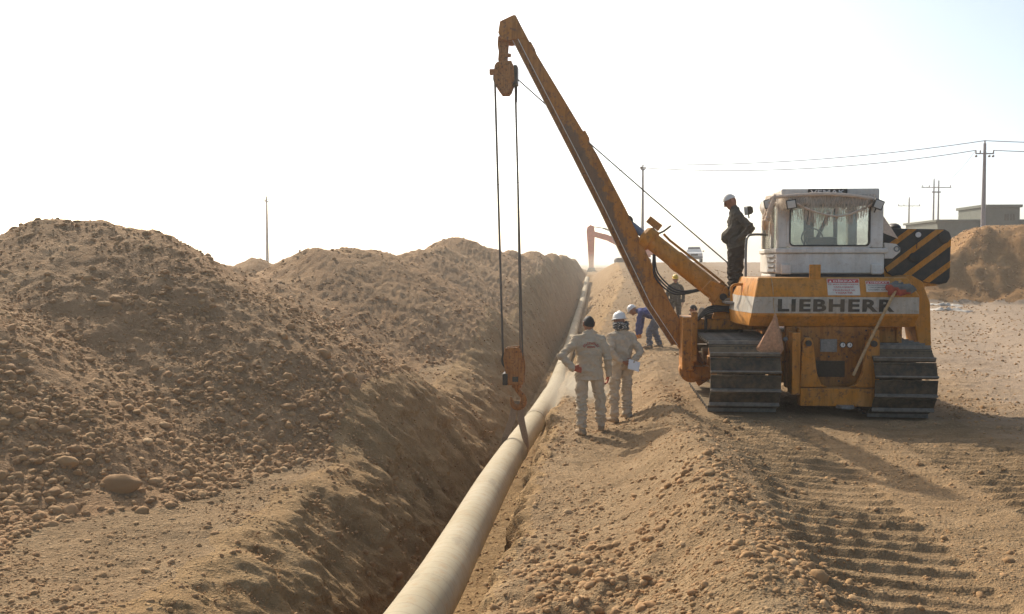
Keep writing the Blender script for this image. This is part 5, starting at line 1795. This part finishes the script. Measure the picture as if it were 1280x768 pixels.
for k in range(7):
    x = -0.042 + k * 0.017
    back_bar(x, 1.297, x, 1.318, 0.0045)
    back_bar(x, 1.316 if k % 2 else 1.299, x + 0.011, 1.316 if k % 2 else 1.299, 0.004)
mb.build('back_print', 'red', r1, smooth=False)
# seams of the jacket: yoke line and hem
def seam(z, x0, x1, nm):
    global mb
    mb = MB()
    pts = [back_point(x, z + 0.004 * math.sin(x * 30)) + Vector((0, 0.001, 0)) for x in np.linspace(x0, x1, 14)]
    mb.tube(pts, 0.004, 5)
    mb.build(nm, 'beige_cloth', r1)
seam(1.185, -0.165, 0.165, 'yoke_seam')

# worker with white helmet and scarf, hands behind the back holding papers
J = base_joints()
J.update(elL=(-0.27, -0.13, 1.16), wrL=(-0.13, -0.20, 1.02), handL=(1, -0.15, -0.15), palmL=(0, 0, -1), elR=(0.26, -0.16, 1.15), wrR=(0.10, -0.21, 1.00), handR=(-1, -0.2, -0.1), palmR=(0, 1, 0),
         anL=(-0.10, 0.02, 0.09), anR=(0.12, -0.03, 0.09), look=(-0.15, 1, -0.15), head=(0.0, 0.05, 1.625), toeL=(-0.2, 1, 0), toeR=(0.2, 1, 0))
px, py = 1.68, 14.75
r2, A2 = person('worker in white helmet and checked scarf holding papers behind his back', (px, py, gz(px, py) - 0.01), 0.42, J,
                ['beige_cloth_b', 'beige_cloth_b', 'skin', 'boot', 'skin', 'skin'], 0.0085, 1.68)
hard_hat(r2, A2, 'helmet_white')
mb = MB()
for k in range(3):
    rings = []
    for i in range(25):
        q = 2 * math.pi * i / 24
        rings.append(A2['neck'] + A2['up'] * (0.035 + 0.032 * k + 0.012 * math.sin(3 * q + k)) + A2['right'] * ((0.098 + 0.006 * math.sin(5 * q)) * math.cos(q)) + A2['fwd'] * ((0.105 + 0.006 * math.sin(4 * q + k)) * math.sin(q) + 0.012))
    mb.tube(rings, [0.030 + 0.006 * math.sin(i * 1.9 + k) for i in range(25)], 8)
mb.build('headscarf', 'scarf', r2, angle=70)
pm = MB()
pc = Vector((0.09, -0.245, 0.945))
for i in range(3):
    dxy = 0.004 * i
    pm.box(pc + Vector((0, -dxy, 0.003 * i)), (0.21, 0.002, 0.15), Matrix.Rotation(R(14 + 3 * i), 3, 'Y') @ Matrix.Rotation(R(-12), 3, 'X'))
po = pm.build('paper_sheets', 'paper')
po.location = r2.location; po.rotation_euler = r2.rotation_euler; po.scale = r2.scale
tag(po, 'folded white papers held behind the back of the white helmeted worker', 'papers')

# worker in blue bending over at the trench edge
J = base_joints()
def lean(J, ang, keys, piv=(0, 0, 0.93)):
    c, s = math.cos(ang), math.sin(ang)
    for k in keys:
        x, y, z = J[k]; y -= piv[1]; z -= piv[2]
        J[k] = (x, piv[1] + y * c + z * s, piv[2] - y * s + z * c)
J.update(hipL=(-0.10, -0.22, 0.86), hipR=(0.10, -0.22, 0.86), knL=(-0.14, 0.02, 0.47), knR=(0.16, -0.06, 0.46), anL=(-0.15, 0.0, 0.09), anR=(0.17, -0.22, 0.09))
for q in ('chest', 'neck', 'head', 'shL', 'shR'):
    x, y, z = J[q]; J[q] = (x, y - 0.22, z - 0.07)
lean(J, R(78), ('chest', 'neck', 'head', 'shL', 'shR'), (0, -0.22, 0.86))
J.update(elL=(-0.20, 0.30, 0.66), wrL=(-0.13, 0.33, 0.40), elR=(0.20, 0.27, 0.65), wrR=(0.14, 0.30, 0.39), look=(0, 0.75, -0.66), handL=(0.05, 0.05, -1), handR=(-0.05, 0.05, -1))
px, py = 3.62, 25.0
r3, A3 = person('worker in blue shirt and white helmet bending over beside the boom', (px, py, gz(px, py) - 0.01), R(72), J,
                ['blue_cloth', 'jean_cloth', 'skin', 'boot', 'glove_orange', 'glove_orange'], 0.011, 1.74)
hard_hat(r3, A3, 'helmet_white')

# worker in brown with a yellow helmet facing the camera
J = base_joints()
J.update(look=(0.05, 1, -0.12), elL=(-0.27, -0.04, 1.14), elR=(0.27, -0.04, 1.14), wrL=(-0.25, 0.06, 0.90), wrR=(0.25, 0.06, 0.90))
px, py = 5.36, 31.5
r4, A4 = person('worker in brown coverall and yellow helmet facing the camera behind the boom', (px, py, gz(px, py) - 0.01), R(174), J,
                ['brown_cloth', 'brown_cloth', 'skin', 'boot', 'skin', 'skin'], 0.013, 1.74)
hard_hat(r4, A4, 'helmet_yellow')

# squatting worker, only head and shoulders show past the machine
J = base_joints()
J.update(hipL=(-0.10, -0.15, 0.30), hipR=(0.10, -0.15, 0.30), knL=(-0.20, 0.24, 0.50), knR=(0.20, 0.24, 0.50), anL=(-0.16, 0.02, 0.09), anR=(0.16, 0.02, 0.09),
         chest=(0, -0.02, 0.66), neck=(0, 0.03, 0.88), head=(0, 0.075, 1.01), shL=(-0.18, 0.03, 0.80), shR=(0.18, 0.03, 0.80),
         elL=(-0.25, 0.22, 0.62), elR=(0.25, 0.22, 0.62), wrL=(-0.12, 0.40, 0.55), wrR=(0.12, 0.40, 0.55), look=(0.6, 1, -0.2))
px, py = 4.90, 25.6
r5, A5 = person('dark clothed worker squatting beyond the left track of the pipelayer', (px, py, gz(px, py) - 0.01), R(120), J,
                ['maroon_cloth', 'dark_cloth', 'skin', 'boot', 'skin', 'skin'], 0.013, 1.72)
hair_cap(r5, A5, 'hair')

# stout man with a white cap standing on the machine, looking down
J = base_joints()
J.update(elR=(0.30, -0.20, 1.17), wrR=(0.225, -0.02, 1.01), handR=(-0.1, 0.45, -0.85), palmR=(-1, 0, 0), elL=(-0.30, -0.20, 1.17), wrL=(-0.225, -0.02, 1.01), handL=(0.1, 0.45, -0.85), palmL=(1, 0, 0),
         look=(0, 0.84, -0.54), head=(0, 0.10, 1.615), neck=(0, 0.03, 1.495), chest=(0, 0.01, 1.28))
pw = pl_world(-0.99, 1.92, 1.56)
r6, A6 = person('stout man in olive shirt and white cap standing on the pipelayer deck', pw, R(82), J,
                ['olive_cloth', 'dark_cloth', 'skin', 'boot', 'skin', 'skin'], 0.0085, 1.80, belly=0.075, legw=1.3)
capo = hair_cap(r6, A6, 'cap_white', 'cap', grow=1.12, back=84, sides=76, front=66)
mb = MB()
c = A6['hd'] + A6['hu'] * 0.058 + A6['look'] * 0.085
pts_t, pts_b = [], []
for i in range(11):
    q = math.pi * i / 10
    p = c + A6['hr'] * (0.080 * math.cos(q)) + A6['look'] * (0.085 * math.sin(q)) - A6['hu'] * (0.022 * math.sin(q))
    pts_t.append(p + A6['hu'] * 0.004); pts_b.append(p - A6['hu'] * 0.004)
mb.add(pts_t + pts_b, [tuple(range(11)), tuple(range(21, 10, -1))] + [(i, i + 11, i + 12, i + 1) for i in range(10)])
mb.build('cap_peak', 'cap_white', r6)
mb = MB().tube([A6['hd'] + A6['look'] * 0.100 + A6['hu'] * 0.010 + A6['hr'] * s for s in (-0.06, -0.03, 0, 0.03, 0.06)], 0.012, 8)
mb.build('sunglasses', 'eye', r6)

# ------------------------------------------------------------------ far things
# white pickup on the rise
def pickup(x, y, rz):
    root = empty('pickup_truck', (x, y, gz(x, y)), rz, 'white pickup truck parked on the rise behind the boom cylinder', 'pickup')
    mb = MB()
    # body profile along y (front at -y)
    def sec(y, w, z0, z1):
        return [Vector(p) for p in ((-w, y, z0), (w, y, z0), (w, y, (z0 + z1) / 2), (w * 0.96, y, z1), (-w * 0.96, y, z1), (-w, y, (z0 + z1) / 2))]
    mb.skin([sec(-2.45, 0.80, 0.45, 0.95), sec(-2.3, 0.88, 0.35, 1.05), sec(-1.2, 0.89, 0.35, 1.12), sec(2.6, 0.88, 0.40, 1.10)])
    b = mb.build('body', 'carwhite', root, 0.05)
    mb = MB()
    mb.skin([[Vector(p) for p in ((-0.84, -1.15, 1.10), (0.84, -1.15, 1.10), (0.82, 0.85, 1.10), (-0.82, 0.85, 1.10))],
             [Vector(p) for p in ((-0.66, -0.45, 1.72), (0.66, -0.45, 1.72), (0.66, 0.70, 1.72), (-0.66, 0.70, 1.72))]])
    mb.build('cabin', 'carwhite', root, 0.04)
    mb = MB()
    mb.add([(-0.72, -1.04, 1.18), (0.72, -1.04, 1.18), (0.60, -0.53, 1.66), (-0.60, -0.53, 1.66)], [(0, 1, 2, 3)])
    mb.build('windscreen', 'carglass', root, smooth=False)
    for s in (-1, 1):
        mb = MB()
        mb.add([(s * 0.835, -0.85, 1.18), (s * 0.835, 0.70, 1.18), (s * 0.675, 0.58, 1.66), (s * 0.675, -0.40, 1.66)], [(0, 1, 2, 3)])
        mb.build('side_window', 'carglass', root, smooth=False)
        MB().bx(s * 0.56 - 0.17, s * 0.56 + 0.17, -2.47, -2.40, 0.78, 0.95).build('headlight', 'brass_lamp', root, 0.02)
        MB().box((s * 1.0, -0.75, 1.22), (0.16, 0.08, 0.13)).build('side_mirror', 'black', root, 0.02)
        for yy in (-1.55, 1.55):
            w = MB().lathe([(0.20, -0.11), (0.36, -0.11), (0.38, -0.06), (0.38, 0.06), (0.36, 0.11), (0.20, 0.11)], (s * 0.78, yy, 0.36), (1, 0, 0), 24).build('wheel', 'rubber', root)
            MB().lathe([(0.03, -0.12), (0.21, -0.12), (0.21, 0.12), (0.03, 0.12)], (s * 0.78, yy, 0.36), (1, 0, 0), 16).build('rim', 'chrome', w)
    MB().bx(-0.36, 0.36, -2.50, -2.44, 0.72, 0.94).build('radiator_grille', 'black', root, 0.01)
    MB().bx(-0.86, 0.86, -2.56, -2.44, 0.44, 0.68).build('bumper', 'grey_plate', root, 0.03)
pickup(19.85, 105, R(-9))

# excavator at the far end of the trench
def excavator(x, y, rz):
    root = empty('excavator', (x, y, gz(x, y)), rz, 'red orange excavator digging at the far end of the trench', 'excavator')
    # local: faces -x (towards the trench)
    for s in (-1, 1):
        mb = MB()
        pts = [(-1.9 + 0.45 * math.cos(a), 0.45 + 0.45 * math.sin(a)) for a in np.linspace(math.pi / 2, 3 * math.pi / 2, 9)] + [(1.9 + 0.45 * math.cos(a), 0.45 + 0.45 * math.sin(a)) for a in np.linspace(-math.pi / 2, math.pi / 2, 9)]
        mb.prism(pts, s * 1.25 - 0.3, s * 1.25 + 0.3)
        mb.build('track', 'darksteel', root, 0.02)
    MB().bx(-1.2, 2.3, -1.25, 1.25, 0.95, 1.25).build('turntable_deck', 'exc', root, 0.03)
    mb = MB().prism([(0.9, 1.25), (2.55, 1.25), (2.75, 1.5), (2.75, 2.2), (2.5, 2.4), (0.9, 2.4)], -1.25, 1.25)
    mb.build('counterweight', 'exc', root, 0.06)
    mb = MB().prism([(-1.35, 1.25), (0.35, 1.25), (0.35, 2.95), (-0.95, 2.95), (-1.25, 2.2)], -1.25, -0.30)
    c = mb.build('cab', 'carwhite', root, 0.05)
    MB().prism([(-0.9, 1.9), (0.1, 1.9), (0.1, 2.8), (-0.8, 2.8)], -1.262, -1.253).build('cab_window', 'carglass', c, smooth=False)
    MB().prism([(-1.3, 2.15), (-1.0, 2.85), (-1.0, 2.85), (-1.29, 2.1)], -1.2, -0.35).build('cab_windscreen', 'carglass', c, smooth=False)
    mb = MB().prism([(-0.6, 1.5), (-0.2, 1.9), (-1.9, 3.4), (-3.3, 3.95), (-5.3, 4.45), (-5.5, 3.80), (-3.3, 3.15), (-1.6, 2.3)], -0.15, 0.45)
    mb.build('boom', 'exc', root, 0.03)
    mb = MB().prism([(-5.05, 5.05), (-5.55, 5.25), (-5.95, 4.95), (-6.05, 4.4), (-5.90, 2.6), (-5.70, -0.5), (-5.10, -0.5), (-5.00, 2.8), (-4.95, 4.2)], -0.1, 0.40)
    mb.build('stick', 'exc', root, 0.03)
    mb = MB().cyl((-5.45, 0.15, 5.05), (-3.4, 0.15, 4.75), 0.06)
    mb.cyl((-3.9, 0.15, 4.82), (-2.6, 0.15, 4.35), 0.10)
    mb.build('stick_cylinder', 'darksteel', root)
    mb = MB().prism([(-5.75, -0.4), (-5.0, -0.4), (-4.7, -1.0), (-4.9, -1.6), (-5.5, -1.75), (-6.0, -1.5), (-6.2, -1.1)], -0.45, 0.75)
    mb.build('bucket', 'darksteel', root, 0.03)
excavator(15.9, 127, R(-3))

# power poles and cables
def pole(x, y, top, label, arms, double=False, r=0.12, extra=None):
    z0 = gz(x, y) - 0.3
    root = empty('power_pole', (x, y, z0), 0.0, label, 'power pole', 'power poles along the site')
    h = top - z0
    for s in ((-0.27, 0.27) if double else (0.0,)):
        MB().cyl((s, 0, 0), (s, 0, h), r, r * 0.55, 12).build('post', 'pole', root)
    for z, w in arms:
        a = MB().box((0, 0, z - z0), (2 * w, 0.09, 0.09)).build('crossarm', 'pole', root)
        for s in (-1, 1, -0.5):
            MB().lathe([(0.03, 0), (0.07, 0.05), (0.04, 0.10), (0.07, 0.15), (0.03, 0.22)], (s * w * 0.95, 0, z - z0 + 0.045), (0, 0, 1), 10).build('insulator', 'ceramic', a)
    MB().lathe([(0.03, 0), (0.07, 0.05), (0.04, 0.10), (0.07, 0.15), (0.03, 0.22)], ((-0.27 if double else 0), 0, h), (0, 0, 1), 10).build('insulator', 'ceramic', root)
    if extra:
        extra(root, z0)
    return root
pole(36.7, 75, 11.55, 'tallest power pole with crossarm in front of the grey building', [(10.75, 0.72)], r=0.19,
     extra=lambda ro, z0: [MB().lathe([(0.06, -0.09), (0.09, -0.05), (0.09, 0.05), (0.06, 0.09)], (s * 0.66, 0, 10.55 - z0), (0, 1, 0), 10).build('disc_insulator', 'ceramic', ro) for s in (-1, 1, 0.55)])
def trafo(ro, z0):
    MB().bx(-0.42, 0.42, -0.30, 0.30, 5.7 - z0, 6.35 - z0).build('transformer', 'pole', ro, 0.04)
    MB().bx(-0.5, 0.5, -0.06, 0.06, 10.3 - z0, 10.45 - z0).build('brace', 'pole', ro)
pole(48.4, 110, 11.7, 'double power pole carrying a transformer left of the grey building', [(10.9, 1.7)], True, 0.13, trafo)
pole(57.7, 140, 11.7, 'smallest far power pole with crossarm above the striped counterweight', [(10.6, 1.6)], r=0.17)
pole(10.85, 80, 10.2, 'thin power pole rising behind the boom cylinder', [(10.0, 0.18)], r=0.15)
pole(-28.0, 110, 9.8, 'lone thin power pole behind the left spoil heap', [(9.3, 0.25)], r=0.19)
def cable(p, q, sag, label, r=0.030):
    mb = MB()
    pts = []
    for k in range(25):
        s = k / 24
        a = Vector(p).lerp(Vector(q), s); a.z -= sag * 4 * s * (1 - s)
        pts.append(a)
    mb.tube(pts, r, 5)
    tag(mb.build('power_cable', 'rope'), label, 'power cable', 'power cables')
cable((36.7, 75, 11.75), (10.85, 80, 10.40), 0.55, 'upper cable from the tallest pole to the thin pole behind the boom')
cable((36.0, 75, 11.00), (10.70, 80, 10.15), 0.75, 'lower cable from the tallest pole to the thin pole behind the boom')
cable((36.7, 75, 11.75), (76, 67, 12.3), 0.9, 'upper cable running right from the tallest pole out of the picture')
cable((37.4, 75, 11.00), (76.7, 67, 11.6), 0.9, 'lower cable running right from the tallest pole out of the picture')
cable((10.70, 80, 10.15), (-28, 110, 9.55), 0.5, 'faint cable from the thin pole behind the boom towards the far left pole', 0.022)
cable((36.0, 75, 11.00), (47.0, 110, 11.1), 1.1, 'cable sagging from the tallest pole to the double pole', 0.012)
cable((47.0, 110, 11.1), (56.3, 140, 10.8), 1.6, 'cable sagging from the double pole to the smallest far pole', 0.012)

# grey building on the bank
def building():
    y0 = 86
    zb = 2.6
    root = empty('grey_building', (42, y0, zb), R(-3), 'low grey flat roofed building standing on the bank at the right', 'building')
    MB().bx(-3.9, 16, 0, 8, 0, 3.35).build('wall', 'concrete', root, 0.02)
    MB().bx(-4.1, 16.2, -0.2, 8.2, 3.355, 3.55).build('roof_slab', 'concrete', root, 0.02)
    MB().bx(-0.1, 3.1, -0.35, 5, 0, 4.60).build('upper_wall', 'concrete', root, 0.02)
    MB().bx(-0.25, 3.25, -0.55, 5.2, 4.605, 4.85).build('parapet', 'concrete', root, 0.02)
    for x in (1.75, 2.25):
        w = MB().bx(x, x + 0.40, -0.36, -0.32, 3.45, 4.0).build('window', 'grille', root)
        MB().bx(x + 0.19, x + 0.21, -0.38, -0.362, 3.45, 4.0).build('mullion', 'concrete', w)
building()

# white plastic sheeting lying at the foot of the bank
for k, (x, y, ln, w, lab) in enumerate(((19.3, 42.6, 0.75, 0.07, 'upper crumpled white plastic strip at the foot of the earth bank'), (18.0, 39.5, 0.85, 0.06, 'lower crumpled white plastic strip on the ground before the bank'))):
    mb = MB()
    vs = []
    rs = np.random.RandomState(20 + k)
    nu, nv = 26, 6
    for j in range(nv + 1):
        for i in range(nu + 1):
            u = i / nu * 2 - 1; v = j / nv * 2 - 1
            X = x + u * ln + 0.2 * v; Y = y + v * w * 1.6 + 0.2 * math.sin(u * 5)
            hump = (1 - v * v) * (0.03 + 0.04 * math.sin(u * 13 + 2 * k) + 0.08 * rs.rand()) * (1 - u ** 4)
            vs.append((X, Y, gz(X, Y) + 0.01 + max(0, hump)))
    mb.add(vs, [(j * (nu + 1) + i, j * (nu + 1) + i + 1, (j + 1) * (nu + 1) + i + 1, (j + 1) * (nu + 1) + i) for j in range(nv) for i in range(nu)])
    tag(mb.build('plastic_sheet', 'plastic', angle=50), lab, 'plastic sheet')
# small scraps of litter on the far slope
for k, (x, y, r) in enumerate(((5.2, 41.0, 0.10), (12.6, 50.0, 0.12))):
    o = crumple('litter', (x, y, gz(x, y) + 0.04), (r, r, r * 0.7), ['plastic'], 30 + k)
    tag(o, ('small white scrap on the slope left of the boom', 'small pale scrap on the slope behind the boom cylinder')[k], 'litter')

# ------------------------------------------------------------------ dusty air
def haze_box():
    mb = MB().bx(-1750, 1950, -40, 2750, -4.0, 15.5)
    m = bpy.data.materials.new('dusty_air')
    m.use_nodes = True
    t = m.node_tree
    t.nodes.clear()
    out = t.nodes.new('ShaderNodeOutputMaterial')
    pv = t.nodes.new('ShaderNodeVolumePrincipled')
    pv.inputs['Color'].default_value = (0.97, 0.93, 0.86, 1)
    pv.inputs['Density'].default_value = HAZE_D
    pv.inputs['Anisotropy'].default_value = 0.55
    t.links.new(pv.outputs[0], out.inputs['Volume'])
    M['haze'] = m
    o = mb.build('haze', 'haze', smooth=False)
    tag(o, 'pale dusty air over the whole site', None, None, 'stuff')
HAZE_D = 0.0014
haze_box()

# dust blown up beside the pipe and at the far end of the trench
def dust_cloud(name, c, r, dens, label):
    v, f = ico(3)
    mb = MB(); mb.add(v * np.array(r), [tuple(q) for q in f])
    m = bpy.data.materials.new(name + '_air')
    m.use_nodes = True
    t = m.node_tree; t.nodes.clear()
    out = t.nodes.new('ShaderNodeOutputMaterial')
    pv = t.nodes.new('ShaderNodeVolumePrincipled')
    pv.inputs['Color'].default_value = (0.93, 0.84, 0.68, 1)
    pv.inputs['Anisotropy'].default_value = 0.3
    co = coords(t)
    sc = N(t, 'ShaderNodeVectorMath', {0: co, 1: (1 / r[0], 1 / r[1], 1 / r[2])}, operation='MULTIPLY')
    ln = N(t, 'ShaderNodeVectorMath', {0: sc.outputs[0]}, operation='LENGTH').outputs['Value']
    fall = ramp(t, ln, [(0.0, 1.0), (0.95, 0.0)])
    nz = ramp(t, noise(t, co, 2.2 / max(r), 4, 0.6), [(0.30, 0.0), (0.75, 1.0)])
    t.links.new(math_(t, 'MULTIPLY', math_(t, 'MULTIPLY', fall, nz), dens), pv.inputs['Density'])
    t.links.new(pv.outputs[0], out.inputs['Volume'])
    M[name] = m
    o = mb.build(name, name)
    o.location = c
    tag(o, label, None, None, 'stuff')
dust_cloud('dust_cloud', (1.30, 18.6, -0.45), (0.75, 1.5, 0.75), 3.2, 'pale dust drifting over the pipe beside the two workers')
dust_cloud('far_dust_cloud', (9.2, 112, 2.1), (3.6, 12, 1.7), 0.08, 'pale dust hanging over the far end of the trench')
